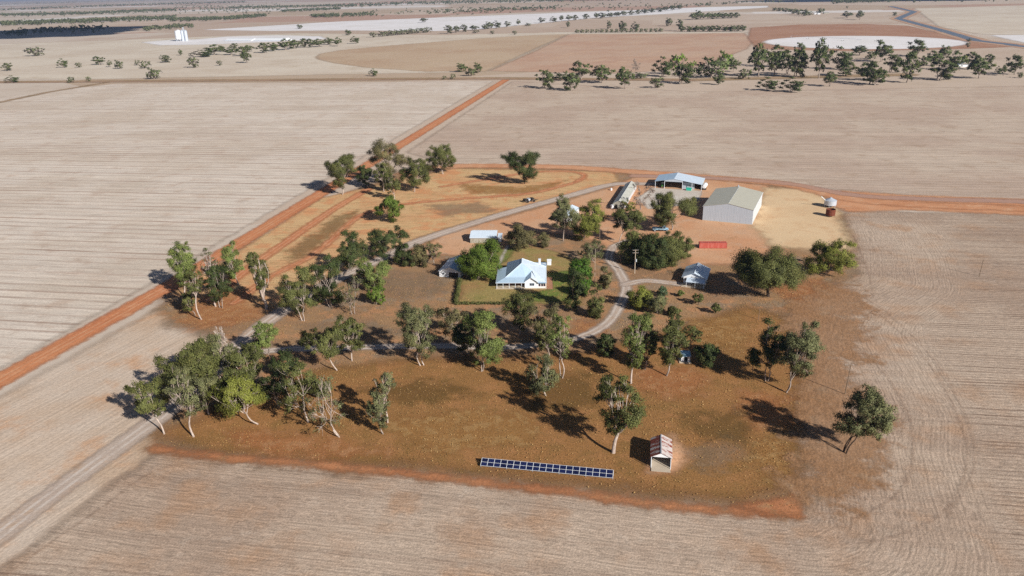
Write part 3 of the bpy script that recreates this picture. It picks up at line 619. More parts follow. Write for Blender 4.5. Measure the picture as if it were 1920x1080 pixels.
# ---- white shed hidden behind two gums
t = place('white_shed', 1042, 415, 70 - 90, 'white iron shed mostly hidden behind the pale gums by the driveway', 'shed')
for a in ((0, 0, 0, 7.6, .1, 3.0), (0, .1, 0, .1, 16.5, 3.0), (7.5, .1, 0, 7.6, 16.5, 3.0), (0, 16.5, 0, 7.6, 16.6, 3.0)): MB().box(*a).build('wall', M_paint, t)
gable_ends(t, 7.6, 16.6, 3.0, 4.4, 3.8, M_paint); gable_roof(t, 7.6, 16.6, 3.0, 4.4, 3.8, (M_roofwhite, M_roofwhite), .3)
MB().box(1.6, -.05, .02, 5.6, .01, 2.6).build('roller_door', M_dark, t)

# ---- cottage
t = place('cottage', 1281, 531, -20, 'small white cottage with grey gable roof in the shade of the broad tree', 'cottage')
for a in ((0, 0, .2, 8.4, .12, 2.9), (0, .12, .2, .12, 11.5, 2.9), (8.28, .12, .2, 8.4, 11.5, 2.9), (0, 11.5, .2, 8.4, 11.62, 2.9)): MB().box(*a).build('wall', M_paint, t)
MB().box(-.2, -4.2, 0, 8.6, 11.8, .2).build('floor_slab', M_slab, t)
gable_ends(t, 8.4, 11.6, 2.9, 4.7, 4.0, M_paint, .12); gable_roof(t, 8.4, 11.6, 2.9, 4.7, 4.0, (M_roofwhite, M_roofwhite), .7)
MB().slab([(1.4, -4.4, 2.35), (8.5, -4.4, 2.35), (8.5, -.4, 2.8), (1.4, -.4, 2.8)]).build('porch_roof', M_roofwhite, t)
for x in (1.6, 4.9, 8.2): MB().box(x, -4.2, .2, x + .12, -4.08, 2.3).build('porch_post', M_trim, t)
window(t, .5, 1.1, 1.0, 1.1, 0); window(t, 5.8, 1.1, 1.4, 1.1, 0)
dr = MB().box(3.6, -.06, .2, 4.5, .01, 2.3).build('door', M_timber, t); MB().tube((4.35, -.12, 1.2), (4.35, -.05, 1.2), .05, n=6).build('handle', M_steel, dr)
ch = MB().box(4.6, 7.0, 3.6, 5.2, 7.6, 5.4).build('flue', M_steel, t)

# ---- rusty shelter
t = place('rusty_shelter', 1220, 879, -10.4, 'open fronted shelter with rust streaked iron roof near the solar panels', 'shelter')
E_, R_z, D_ = 3.5, 4.7, 8.0
MB().box(0, .6, 0, .08, D_, E_).build('wall', M_wallgrey_y, t); MB().box(4.7, .6, 0, 4.78, D_, E_).build('wall', M_wallgrey_y, t)
MB().box(0.08, D_ - .08, 0, 4.7, D_, E_).build('wall', M_wallold, t)
gable_ends(t, 4.78, D_, E_, R_z, 2.39, M_paint, .08)
for i in range(9):
    y0 = -.25 + i * .95; y1 = y0 + .98; dz = .008 * (i % 2)
    MB().slab([(-.25, y0, E_ - .02 + dz), (2.39, y0, R_z + .1 + dz), (2.39, y1, R_z + .1 + dz), (-.25, y1, E_ - .02 + dz)], .03).build('roof_sheet', M_rs[(2, 1, 2, 0, 2, 1, 2, 2, 1)[i]], t)
    MB().slab([(2.39, y0, R_z + .1 + dz), (5.03, y0, E_ - .02 + dz), (5.03, y1, E_ - .02 + dz), (2.39, y1, R_z + .1 + dz)], .03).build('roof_sheet', M_rs[(3, 0, 1, 3, 0, 1, 3, 1, 0)[i]], t)
MB().slab([(2.15, -.27, R_z + .04), (2.39, -.27, R_z + .15), (2.39, 8.35, R_z + .15), (2.15, 8.35, R_z + .04)], .03).build('ridge_cap', M_trim, t)
for x in (0.02, 4.64): MB().box(x, 0.02, 0, x + .13, .15, E_).build('post', M_trim, t)
MB().box(0.1, -1.4, 0.3, 4.7, 7.9, .36).build('floor_slab', M_slab, t)
# ---- little blue roofed pump shed
t = place('pump_shed', 1277, 679.5, -6, 'tiny pump shed with a bright blue roof in the shade under the gums', 'shed')
for a in ((0, 0, .1, .9, .08, 2.2), (1.9, 0, .1, 2.7, .08, 2.2), (.9, 0, 1.9, 1.9, .08, 2.2), (0, .08, .1, .08, 2.4, 2.4), (2.62, .08, .1, 2.7, 2.4, 2.4), (0, 2.4, .1, 2.7, 2.48, 2.6)): MB().box(*a).build('wall', M_paint, t)
MB().slab([(-.2, -.4, 2.25), (2.9, -.4, 2.25), (2.9, 2.8, 2.75), (-.2, 2.8, 2.75)], .07).build('roof', M_blue, t)
MB().box(-.6, -.7, 0, 3.0, 2.7, .3).build('floor_slab', M_slab, t); MB().tube((1.4, 1.3, .3), (1.4, 1.3, 1.3), .4, n=12).build('pump', M_black, t)

# ---- solar array
a0 = np.array(G2(901, 873, .55)); a1 = np.array(G2(1149, 896.5, .55)); dv = a1 - a0; Ls = float(np.linalg.norm(dv)); ang = math.atan2(dv[1], dv[0])
t = tag(empty('solar_array', (a0[0], a0[1], 0), ang), 'long row of dark blue solar panels on a low ground frame', 'solar array')
pit = Ls / 20; tl = R(24); Hh = 1.08
pm = None
for i in range(20):
    for j in range(2):
        y = j * (Hh + .03)
        if pm is None:
            pm = MB().box(.07, .07, 0, pit - .09, Hh - .06, .03); po = pm.build('solar_panel', M_solar, t); pme = po.data
        else: po = obj('solar_panel', pme, None, t)
        po.rotation_euler = (tl, 0, 0); po.location = (i * pit + .01, y * math.cos(tl), .55 + y * math.sin(tl) + .035)
fr = MB()
for i in range(21): fr.box(i * pit - .04, 0, -.03, i * pit + .04, 2 * Hh + .03, .09)
for y in (-.02, Hh - .01, 2 * Hh): fr.box(-.03, y + .01, -.035, Ls + .03, y + .05, .085)
f = fr.build('frame', M_trim, t); f.rotation_euler = (tl, 0, 0); f.location = (0, 0, .55)
for i in range(0, 21, 4):
    for y in (.25, 1.9): MB().tube((i * pit, y * math.cos(tl), 0), (i * pit, y * math.cos(tl), .5 + y * math.sin(tl)), .05, n=6).build('post', M_steel, t)

# ---- shipping container
t = place('shipping_container', 1311, 466, -4, 'faded red shipping container lying in the orange yard', 'container')
MB().box(.06, .06, .15, 12.0, 2.38, 2.5).build('body', M_redc, t)
for x in (0, 11.94):
    for y in (0, 2.32): MB().box(x, y, 0.02, x + .12, y + .12, 2.6).build('corner_post', M_redc, t)
for y in (0.005, 2.325): MB().box(.12, y, .02, 11.94, y + .11, .16).build('bottom_rail', M_rustm, t); MB().box(.12, y, 2.48, 11.94, y + .11, 2.595).build('top_rail', M_redc, t)
for y in (.15, 1.25):
    d_ = MB().box(-.02, y, .2, .05, y + 1.04, 2.42).build('door', M_black, t); MB().tube((-.05, y + .7, .25), (-.05, y + .7, 2.4), .025, n=6).build('lock_bar', M_steel, d_)

# ---- silver field bin and rusty tank
t = place('field_bin', 1556, 388, 0, 'silver grain bin with conical lid and a leaning auger on the tan pad', 'grain bin')
mb = MB(); mb.tube((0, 0, 1.3), (0, 0, 3.6), 3.0, n=28, cap=False); mb.build('drum', M_steel, t)
MB().tube((0, 0, 3.6), (0, 0, 4.9), 3.08, .35, n=28).build('cone_roof', M_steel, t); MB().tube((0, 0, .5), (0, 0, 1.3), .5, 2.98, n=28).build('hopper', M_steel, t)
for z in (1.3, 2.05, 2.8, 3.55): MB().tube((0, 0, z - .03), (0, 0, z + .03), 3.03, n=28, cap=False).build('rib', M_steel, t)
for k in range(6): aa = k * math.pi / 3; MB().tube((2.9 * math.cos(aa), 2.9 * math.sin(aa), 0), (2.9 * math.cos(aa), 2.9 * math.sin(aa), 1.4), .08, n=6).build('leg', M_steel, t)
MB().tube((-1.2, -.4, 2.2), (-5.0, .3, 5.6), .18, n=8).build('auger', M_poly, t); MB().tube((0, 0, 4.85), (0, 0, 5.1), .5, n=12).build('lid', M_steel, t)
t = place('rusty_tank', 1556.5, 405.5, 0, 'open topped rusty brown tank beside the silver grain bin', 'tank')
rk = MB(); n = 22; ro, ri, z0, z1 = 2.25, 2.15, .7, 3.7
for k in range(n):
    a, b = 2 * math.pi * k / n, 2 * math.pi * (k + 1) / n; ca, sa, cb, sb = math.cos(a), math.sin(a), math.cos(b), math.sin(b)
    rk.face((ro*ca, ro*sa, z0), (ro*cb, ro*sb, z0), (ro*cb, ro*sb, z1), (ro*ca, ro*sa, z1)); rk.face((ri*cb, ri*sb, z0), (ri*ca, ri*sa, z0), (ri*ca, ri*sa, z1), (ri*cb, ri*sb, z1))
    rk.face((ro*ca, ro*sa, z1), (ro*cb, ro*sb, z1), (ri*cb, ri*sb, z1), (ri*ca, ri*sa, z1))
rk.build('drum', M_rustm, t); MB().tube((0, 0, .15), (0, 0, .7), .5, 2.2, n=22).build('hopper', M_rustm, t)
for z in (1.5, 2.6): MB().tube((0, 0, z - .05), (0, 0, z + .05), 2.3, n=22, cap=False).build('band', M_rustm, t)
for k in range(6): aa = k * math.pi / 3; MB().tube((2.2 * math.cos(aa), 2.2 * math.sin(aa), 0), (2.2 * math.cos(aa), 2.2 * math.sin(aa), .9), .07, n=6).build('leg', M_rustm, t)

# ---- old blue truck under the gum
t = place('farm_truck', 1224, 434.5, -3, 'old pale blue flat tray farm truck parked under the spreading gum', 'truck')
MB().box(.3, .1, .75, 6.8, 2.1, .95).build('chassis', M_black, t)
MB().box(0, -.05, .95, 4.5, 2.25, 1.15).build('tray', M_blue, t)
for y in (-.08, 2.18): MB().box(0, y, 1.16, 4.5, y + .1, 1.75).build('side_board', M_blue, t)
MB().box(-.08, -.05, 1.16, .02, 2.25, 1.75).build('tail_board', M_blue, t); MB().box(4.5, -.05, 1.0, 4.6, 2.25, 2.5).build('head_board', M_trim, t)
cab = MB().prism([(4.75, .1, .7), (6.3, .1, .7), (6.3, .1, 1.6), (6.0, .1, 2.4), (4.75, .1, 2.4)], (0, 2.0, 0)).build('cab', M_blue, t, .06)
MB().slab([(6.33, .3, 1.65), (6.33, 1.9, 1.65), (6.08, 1.9, 2.3), (6.08, .3, 2.3)], .02).build('windscreen', M_glass, cab); MB().box(5.0, .07, 1.55, 5.9, .095, 2.2).build('side_window', M_glass, cab)
bn = MB().box(6.3, .3, .7, 7.4, 1.9, 1.45).build('bonnet', M_blue, t, .08)
for y in (.45, 1.5): MB().tube((7.4, y + .12, 1.1), (7.46, y + .12, 1.1), .13, n=10).build('headlight', M_poly, bn)
for x, y in ((1.0, .15), (1.0, 2.05), (6.6, .2), (6.6, 2.0)): mb = MB(); wheel(mb, x, y, .48, .32); wo = mb.build('wheel', M_tyre, t); MB().tube((x, y - .18, .48), (x, y + .18, .48), .22, n=10).build('rim', M_poly, wo)

# ---- implements
def implement(px, py, ang, label, L, Wd, mats, name='farm_implement'):
    t = place(name, px, py, ang, label, 'implement'); fr = MB()
    for y in (0, Wd * .5, Wd): fr.box(0, y - .06, .8, L, y + .06, .95)
    for x in np.linspace(0, L, 5): fr.box(x - .06, 0, .78, x + .06, Wd, .93)
    fr.build('frame', mats[0], t)
    for i in range(7):
        for j in range(3): MB().tube((L * .2 + j * L * .25, Wd * (i + .5) / 7, .85), (L * .2 + j * L * .25 - .3, Wd * (i + .5) / 7, .05), .06, n=5).build('tine', mats[1], t)
    for i in range(3): MB().prism([(L * .3 * i + .2, .3, 1.9), (L * .3 * i + L * .24, .3, 1.9), (L * .3 * i + L * .17, .3, .95), (L * .3 * i + .5, .3, .95)], (0, Wd - .6, 0)).build('hopper', mats[i % 2 if len(mats) < 3 else 2 * (i % 2)], t)
    for x in (L * .25, L * .8):
        for y in (-.2, Wd + .2): mb = MB(); wheel(mb, x, y, .55, .35); mb.build('wheel', M_tyre, t)
    MB().tube((L, Wd * .2, .85), (L + 2.2, Wd * .5, .6), .07, n=6).tube((L, Wd * .8, .85), (L + 2.2, Wd * .5, .6), .07, n=6).build('drawbar', mats[0], t)
implement(984, 381, 26, 'grey and black seeding implement parked beside the gravel driveway', 7.2, 3.2, (M_black, M_machine, M_steel))
implement(1419, 398, 68, 'rusty brown tillage frame leaning beside the largest shed wall', 4.0, 1.8, (M_rustm, M_rustm), 'rusty_implement')
for px, py, lb, r, h in ((1146, 357, 'small white drum in the shadow of the long shed, upper one', .6, 1.2), (1148, 391, 'white water tank at the near left corner of the long shed', .9, 1.9)):
    t = place('water_tank', px, py, 0, lb, 'tank'); MB().tube((0, 0, 0), (0, 0, h), r, n=16).build('drum', M_poly, t); MB().tube((0, 0, h), (0, 0, h + .2), r, .2, n=16).build('lid', M_poly, t)

# ---- power poles
def pole(px, py, ty, label, arm=0, r=.16, mat=M_timber, box=False, tilt=0.0):
    h = zat(px, py, ty); t = place('power_pole' if arm else 'timber_pole', px, py, 0, label, 'pole')
    MB().tube((0, 0, -.2), (tilt, 0, h), r, r * .7, n=8).build('post', mat, t)
    for k in range(arm):
        z = h - .4 - k * 1.1; c = MB().box(-1.1, -.12, z, 1.1, .06, z + .14).build('crossarm', M_timber, t)
        for x in (-1.0, -.45, .45, 1.0): MB().tube((x, -.03, z + .14), (x, -.03, z + .38), .05, n=6).build('insulator', M_poly, c)
    if box: MB().tube((.35, -.1, h * .5), (.35, -.1, h * .5 + 1.1), .32, n=10).build('transformer', M_steel, t)
    return t
pole(1190, 513, 468, 'tall pale power pole with crossarms beside the dense hedge and gravel bend', 2, .17, M_slab, True)
pole(1124, 462, 422, 'dark timber pole in the orange yard right of the pale gums', 0, .16)
pole(1115, 531, 466, 'thin grey pole between the round green trees and the drive', 0, .09, M_slab)
pole(1584, 740, 683, 'leaning timber power pole at the edge of the stubble above the lone gum', 1, .14, tilt=.5)
pole(1836, 518, 487, 'lone timber pole standing in the right hand stubble field', 0, .14, tilt=.3)
pole(1410, 703, 668, 'short timber pole just left of the paired gums in the paddock', 0, .1)
pole(1422, 600, 577, 'short timber pole behind the paired gums near the stubble', 0, .1)

# ================================================================== TREES
def leaf_material():
    N = NT('leaves'); oi = N.n('ShaderNodeObjectInfo'); v = N.attr('v')
    k = N.math('ADD', N.math('MULTIPLY', v, 1.1), 0.6)
    o = N.n('ShaderNodeVectorMath', operation='SCALE'); N.put(o.inputs[0], oi.outputs['Color']); N.put(o.inputs['Scale'], k)
    warm = N.mix(N.math('MULTIPLY', N.ss(N.attr('w'), 0.6, 1.0), 0.45), o.outputs[0], s(150, 132, 72))
    vt = N.n('ShaderNodeVectorTransform', vector_type='VECTOR', convert_from='OBJECT', convert_to='WORLD'); N.put(vt.inputs[0], N.n('ShaderNodeAttribute', attribute_name='n').outputs['Vector'])
    ge = N.n('ShaderNodeNewGeometry'); mv = N.n('ShaderNodeMix', data_type='VECTOR'); mv.inputs[0].default_value = .62; N.put(mv.inputs[4], ge.outputs['Normal']); N.put(mv.inputs[5], vt.outputs[0])
    nn = N.n('ShaderNodeVectorMath', operation='NORMALIZE'); N.put(nn.inputs[0], mv.outputs[1])
    b = N.bsdf(warm, 0.6, 0, 0.2, nn.outputs[0])
    tr = N.n('ShaderNodeBsdfTranslucent'); N.put(tr.inputs[0], warm); mx = N.n('ShaderNodeMixShader'); mx.inputs[0].default_value = 0.2
    N.put(mx.inputs[1], b); N.put(mx.inputs[2], tr.outputs[0]); return N.done(mx.outputs[0])
M_leaf = leaf_material()
def bark(name, a, b, c):
    N = NT(name); o = N.objco()
    col = N.mix(N.ss(N.noise(N.mapping(o, 0, (1, 1, .35)), 1.6, 4, .65), .42, .62), a, b)
    col = N.mix(N.math('MULTIPLY', N.ss(N.noise(o, 5, 3, .6), .55, .7), .5), col, c)
    return N.done(N.bsdf(col, 0.85, 0, .15))
BARK = {'white': bark('white_gum_bark', s(196, 178, 162), s(166, 146, 130), s(124, 100, 84)),
        'grey': bark('grey_bark', s(164, 148, 134), s(130, 112, 98), s(186, 172, 156)),
        'dark': bark('dark_rough_bark', s(84, 68, 56), s(64, 52, 44), s(110, 90, 72))}
TINT = {'olive': s(98, 100, 54), 'grey': s(112, 112, 74), 'light': s(116, 126, 66), 'bright': s(98, 116, 44), 'dark': s(72, 82, 44), 'brown': s(112, 104, 68),
        'blue': s(84, 102, 70), 'yellow': s(122, 124, 54), 'lime': s(82, 112, 38), 'far': s(94, 104, 62), 'fargrey': s(104, 108, 78)}
# kind: clumps, clump radius factor, leaves per square metre, leaf length, inner hollow, flatten
KIND = {'gum': (40, .265, 24, .38, .22, .85), 'dense': (50, .32, 25, .42, .35, .85), 'sparse': (32, .26, 17, .4, .25, .8), 'shrub': (22, .36, 30, .4, .3, .85),
        'column': (16, .46, 26, .45, .1, .8), 'bare': (16, .30, 0, .5, .4, .9), 'wispy': (20, .28, 7, .46, .3, .8), 'far': (26, .29, 8.0, .85, .3, .8)}
def tube_pts(V, Fl, pts, rad, n=6):
    base = len(V); k = len(pts)
    for i in range(k):
        d = (pts[min(i + 1, k - 1)] - pts[max(i - 1, 0)]); d = d / (np.linalg.norm(d) + 1e-9)
        a = np.array([1.0, 0, 0]) if abs(d[0]) < .8 else np.array([0, 1.0, 0]); u = np.cross(d, a); u /= np.linalg.norm(u); w = np.cross(d, u)
        for j in range(n): t = 2 * math.pi * j / n; V.append(pts[i] + (u * math.cos(t) + w * math.sin(t)) * rad[i])
    for i in range(k - 1):
        for j in range(n): m = (j + 1) % n; Fl.append((base + i * n + j, base + i * n + m, base + (i + 1) * n + m, base + (i + 1) * n + j))
def arc(a, b, rng, k=5, sag=.12):
    a, b = np.asarray(a, float), np.asarray(b, float); L = np.linalg.norm(b - a); out = []
    off = rng.normal(0, .07, 3) * L; off[2] = abs(off[2]) * .3
    for i in range(k + 1):
        t = i / k; out.append(a + (b - a) * t + off * math.sin(math.pi * t) + np.array([0, 0, -sag * L * math.sin(math.pi * t) * (1 - t)]))
    return out
def leaves(C, Rr, per, L, rng, flat=.8, droop=.5, glob=True):
    """leaf faces in clumps at C with radii Rr; returns verts, quads, v, w"""
    Ps, Vv, Ww, Nn = [], [], [], []; cc = np.mean(C, 0)
    for c, r in zip(C, Rr):
        n = max(8, int(per * r * r * 4)); ns = 6
        sub = rng.normal(0, 1, (ns, 3)); sub /= np.linalg.norm(sub, axis=1)[:, None]; sub *= r * rng.uniform(.35, .85, (ns, 1)); sub[:, 2] *= flat
        sub[0] = 0
        q = sub[rng.integers(0, ns, n)] + rng.normal(0, .27 * r, (n, 3)) * np.array([1, 1, flat])
        Ps.append(c + q); cv = rng.uniform(.15, .85)
        o_ = q / (r + 1e-6) * .8 + (np.asarray(c) - cc) / (np.linalg.norm(np.asarray(c) - cc) + 1e-6) * (.6 if glob else 0) + np.array([0, 0, .25]); Nn.append(o_ / (np.linalg.norm(o_, axis=1)[:, None] + 1e-6))
        Vv.append(np.clip(cv + rng.normal(0, .2, n), 0, 1)); Ww.append(np.clip(rng.uniform(0, .8) * .5 + rng.uniform(0, .6, n), 0, 1))
    Ps = np.concatenate(Ps); n = len(Ps)
    t = rng.normal(0, 1, (n, 3)); t[:, 2] -= droop; t /= np.linalg.norm(t, axis=1)[:, None]
    b = np.cross(t, rng.normal(0, 1, (n, 3))); b /= np.linalg.norm(b, axis=1)[:, None] + 1e-9
    l = L * rng.uniform(.6, 1.4, (n, 1)); t = t * l * .5; b = b * l * .27
    V = np.stack([Ps - t, Ps + b, Ps + t, Ps - b], 1).reshape(-1, 3)
    return V, np.arange(4 * n).reshape(n, 4), np.repeat(np.concatenate(Vv), 4), np.repeat(np.concatenate(Ww), 4), np.repeat(np.concatenate(Nn), 4, axis=0)
def tree_meshes(seed, c, r, kind, stems=1, r0=None, lsc=1.0):
    """c: crown centre above the base, r: crown radii. Returns trunk mesh, crown mesh"""
    rng = np.random.default_rng(seed); nc, cf, per, L, hol, flat = KIND[kind]; L *= lsc
    c = np.asarray(c, float); r = np.asarray(r, float); h = c[2] + r[2]
    gm = (r[0] * r[1] * r[2]) ** (1 / 3); asp = r[2] / max(r[0], .1)
    if asp > 1.5: nc = int(nc * min(1.6, asp / 1.4))
    cr = cf * min(gm, r[0] * 1.15, r[2] * 1.4)
    # a crown is several uneven lobes; foliage clumps sit on and in the lobes, then fill the crown's own extents
    nl_ = {'dense': 8, 'shrub': 5, 'column': 5, 'far': 6}.get(kind, 5); lob = []
    for i in range(nl_):
        best, bd = None, -9
        for _ in range(10):
            u = rng.normal(0, 1, 3); u /= np.linalg.norm(u); u *= rng.uniform(.35, .72)
            d = min([np.linalg.norm(u - o[0]) for o in lob] + [3])
            if d > bd: best, bd = u, d
        lob.append((best, rng.uniform(.3, .5) if kind not in ('dense', 'shrub', 'column', 'far') else rng.uniform(.42, .58)))
    pts = []
    for i in range(nc):
        lc, lr = lob[i % nl_]; best, bd = None, -9
        for _ in range(10):
            u = rng.normal(0, 1, 3); u /= np.linalg.norm(u); q = lc + u * lr * rng.uniform(.3, 1.05)
            d = min([np.linalg.norm(q - o) for o in pts] + [3]) - (.5 if np.linalg.norm(q) > 1 else 0)
            if d > bd: best, bd = q, d
        pts.append(best)
    pts = np.array(pts); lo_, hi_ = pts.min(0), pts.max(0); pts = (pts - (lo_ + hi_) / 2) / np.maximum((hi_ - lo_) / 2, .3)
    C = c + pts * np.maximum(r - cr * .55, r * .3); C[:, 2] = np.maximum(C[:, 2], cr * .5); Rr = cr * rng.uniform(.65, 1.35, nc)
    V, Fl = [], []; r0 = r0 or (.0115 * h + .05)
    nl = 3 if nc < 15 else 4; order = np.argsort(np.arctan2(C[:, 1] - c[1], C[:, 0] - c[0]) + rng.uniform(0, .3)); groups = np.array_split(order, nl)
    zf = max(.14 * h, (c[2] - r[2]) * .8 + .02 * h)
    for st in range(stems):
        off = np.array([0, 0, 0.]) if stems == 1 else np.array([rng.uniform(-.6, .6), rng.uniform(-.6, .6), 0])
        fk = np.array([c[0] * .55, c[1] * .55, zf]) + off * 1.5; k = 1.0 if stems == 1 else .72
        p0 = off + np.array([0, 0, -.3]); tp = [p0] + arc(off + np.array([0, 0, .25]), fk, rng, 4, 0)
        tube_pts(V, Fl, tp, [r0 * 1.35 * k] + list(np.linspace(r0 * 1.05 * k, r0 * .72 * k, 5)), 7)
        for gi, g in enumerate(groups):
            if stems > 1 and gi % stems != st: continue
            cen = C[g].mean(0); mid = fk + (cen - fk) * .62; mid[2] = max(mid[2], zf * .9)
            lp = arc(fk, mid, rng, 4, .1); tube_pts(V, Fl, lp, np.linspace(r0 * .6 * k, r0 * .34 * k, 5), 6)
            for q in g:
                a = lp[rng.integers(2, 5)]; bp = arc(a, C[q], rng, 3, .06); tube_pts(V, Fl, bp, np.linspace(r0 * .26, r0 * .09 + .015, 4), 5)
                for _ in range(2 if kind not in ('bare', 'wispy') else 6):
                    e = C[q] + rng.normal(0, .62 if kind in ('bare', 'wispy') else .4, 3) * Rr[q]
                    tube_pts(V, Fl, arc(bp[2], e, rng, 2, 0), np.linspace(r0 * .1 + .015, .02, 3), 4)
    tm = mesh_np('trunk', np.array(V), np.array(Fl), None, True)
    if per == 0:
        V2, F2 = [], []
        for q in range(nc):
            for _ in range(16):
                a = C[q] + rng.normal(0, .3, 3) * Rr[q]; e = a + (a - c) / (np.linalg.norm(a - c) + .1) * Rr[q] * rng.uniform(.5, 1.2) + rng.normal(0, .25, 3) * Rr[q]
                tube_pts(V2, F2, arc(a, e, rng, 2, 0), [.13, .09, .06], 4)
        return tm, mesh_np('crown', np.array(V2), np.array(F2), None, True)
    LV, LF, v, w, nv = leaves(C, Rr, per / max(.3, (L / .52) ** 2) if kind != 'far' else per, L, rng, flat)
    keep = LV.reshape(-1, 4, 3)[:, :, 2].min(1) > .1
    if not keep.all():
        idx = np.where(keep)[0]; m4 = (idx[:, None] * 4 + np.arange(4)).ravel(); LV, v, w, nv = LV[m4], v[m4], w[m4], nv[m4]; LF = np.arange(len(LV)).reshape(-1, 4)
    return tm, mesh_np('crown', LV, LF, {'v': v, 'w': w, 'n': nv})
def tree_frame(bx, by, x0, y0, x1, y1, dep=.92):
    """base point, crown centre and radii of a tree from where its foot stands and how wide and high its crown is"""
    b = G(bx, by); w = P(*b)[2]; sc_ = F_PX / w; ax = math.hypot(b[0], b[1]); dn = math.atan2(CAM_H, ax); sd, cd = math.sin(dn), math.cos(dn)
    cx = ((x0 + x1) / 2 - bx) / sc_; rx = (x1 - x0) / 2 / sc_; e = (y1 - y0) / 2 / sc_; ry = rx * dep
    rz = math.sqrt(max((e * e - (ry * sd * .9) ** 2), (e * .62) ** 2)) / cd
    ym = (y0 + y1) / 2; lo, hi = -2.0, 60.0
    for _ in range(40):
        m = (lo + hi) / 2
        if P(b[0] + cx, b[1], m)[1] > ym: lo = m
        else: hi = m
    return b, np.array([cx, 0, lo]), np.array([rx, ry, rz])
def make_tree(label, bx, by, x0, y0, x1, y1, kind='gum', tint='olive', bk='white', stems=1, group=None, name=None, seed=None, cat='tree', r0=None):
    b, c, r = tree_frame(bx, by, x0, y0, x1, y1)
    if cat in ('shrub', 'hedge') or kind in ('shrub', 'column'): c[2] = max(c[2], r[2] * .92)
    sd = seed if seed is not None else int(bx * 7 + by * 13)
    tm, cm = tree_meshes(sd, c, r, kind, stems, r0)
    t = tag(empty(name or {'shrub': 'garden_shrub', 'bare': 'bare_tree', 'dense': 'shade_tree'}.get(kind, 'gum_tree'), (b[0], b[1], 0)), label, cat, group)
    obj('trunk', tm, BARK[bk], t); o = obj('crown', cm, M_leaf if kind != 'bare' else BARK[bk], t); o.color = TINT[tint]
    return t

T = make_tree
# --- cluster beside the firebreak track, left
T('tall open gum leaning over the red track, leftmost of the left clump', 344.6, 556.7, 330, 454, 380, 530, 'gum', 'light')
T('slim pale trunked gum at the bottom of the left clump', 377.6, 599.7, 357, 504, 390, 548, 'gum', 'olive')
T('small leafy sapling at the foot of the leftmost clump gums', 366, 592, 346, 549, 371, 582, 'shrub', 'olive', 'grey', cat='tree', name='sapling_tree')
T('broad dark gum on the right of the left clump', 414.6, 578, 390, 494, 441, 560, 'gum', 'dark', 'grey', 2)
T('grey nearly leafless tall gum standing inside the left clump', 404.5, 575, 392, 464, 420, 520, 'wispy', 'grey', 'white')
T('fine topped pale green gum right behind the left clump', 448, 534.6, 422, 453, 461, 520, 'gum', 'light', 'white')
T('narrow gum with a thick white trunk foot beside the gravel drive', 500, 580, 475, 472, 512, 558, 'gum', 'olive', 'white', r0=.62)
T('many stemmed gum right of the driveway bend, full dark crown', 569, 601, 535, 503, 597, 588, 'gum', 'olive', 'white', 3)
T('broad dark gum behind the many stemmed driveway gum', 621, 576, 585, 476, 648, 566, 'gum', 'dark', 'white', 3)
T('tall dark gum beside the driveway, behind the broad dark gum', 645, 516, 636, 437, 692, 508, 'gum', 'dark', 'grey', 2)
T('rounded olive gum at the driveway, topmost of the dense middle group', 728, 488, 694, 425, 762, 476, 'gum', 'dark', 'grey', 2)
T('light wispy gum above the bright green bush', 704, 545, 668, 484, 732, 540, 'gum', 'light', 'white')
T('bright green rounded bush on a short trunk below the wispy gum', 706, 571, 691, 535, 723, 570, 'shrub', 'bright', 'grey', cat='tree', name='small_tree')
T('grey dying gum with bare limbs in the middle paddock', 663, 589, 640, 517, 682, 582, 'wispy', 'grey', 'grey', 2)
T('dark bushy tree right of the rounded driveway gum', 760, 498, 742, 456, 778, 500, 'shrub', 'dark', 'dark', cat='tree', name='bushy_tree')
T('brownish bushy tree next to the thin leaved small tree', 787, 499, 770, 460, 806, 500, 'shrub', 'brown', 'dark', cat='tree', name='bushy_tree')
T('small thin leaved tree left of the white garage', 814, 497, 794, 453, 830, 486, 'sparse', 'brown', 'grey')
# --- along the garden drive
T('white trunked gum with a wide low crown left of centre drive', 631.6, 695, 572, 612, 650, 668, 'gum', 'olive', 'white')
T('gum with dense top right beside the wide low crowned gum', 660, 677, 637, 590, 690, 655, 'gum', 'olive', 'white')
T('pale green upright gum between gravel drives', 509, 679, 474, 602, 527, 662, 'gum', 'light', 'grey')
T('grey green gum standing alone on the drive edge, two pale stems', 791, 686, 752, 573, 817, 668, 'gum', 'grey', 'white', 2)
T('thin grey gum with bare forks behind the garden drive', 857, 632, 817, 576, 888, 622, 'sparse', 'brown', 'white')
T('bright leaning gum in front of the garden drive', 906, 697, 874, 586, 945, 688, 'gum', 'light', 'grey', 2, seed=77)
T('spreading gum with a white trunk in front of the farmhouse lawn', 975, 627, 945, 544, 1004, 618, 'gum', 'olive', 'white')
T('brown green many stemmed thicket gum below the farmhouse', 1009, 645, 988, 572, 1050, 646, 'gum', 'brown', 'grey', 3)
T('slim white limbed gum at the garden drive', 1054, 708, 1028, 594, 1073, 668, 'sparse', 'light', 'white', 2)
T('low leaning gum with a crooked white trunk in the front paddock', 1023, 742, 986, 662, 1044, 736, 'gum', 'grey', 'white')
T('big white trunked gum nearest the solar panels', 1150, 849, 1121, 704, 1208, 806, 'gum', 'olive', 'white', r0=.5)
T('dark round shrub at the bend below the drive', 1136, 667, 1119, 624, 1154, 668, 'shrub', 'dark', 'dark', cat='shrub', name='garden_shrub')
T('tall gum with forked white trunk right of the drive bend', 1183, 719, 1161, 588, 1213, 680, 'gum', 'light', 'white', seed=5)
T('darker gum close behind the forked white trunk gum', 1209, 693, 1192, 592, 1234, 676, 'gum', 'olive', 'grey')
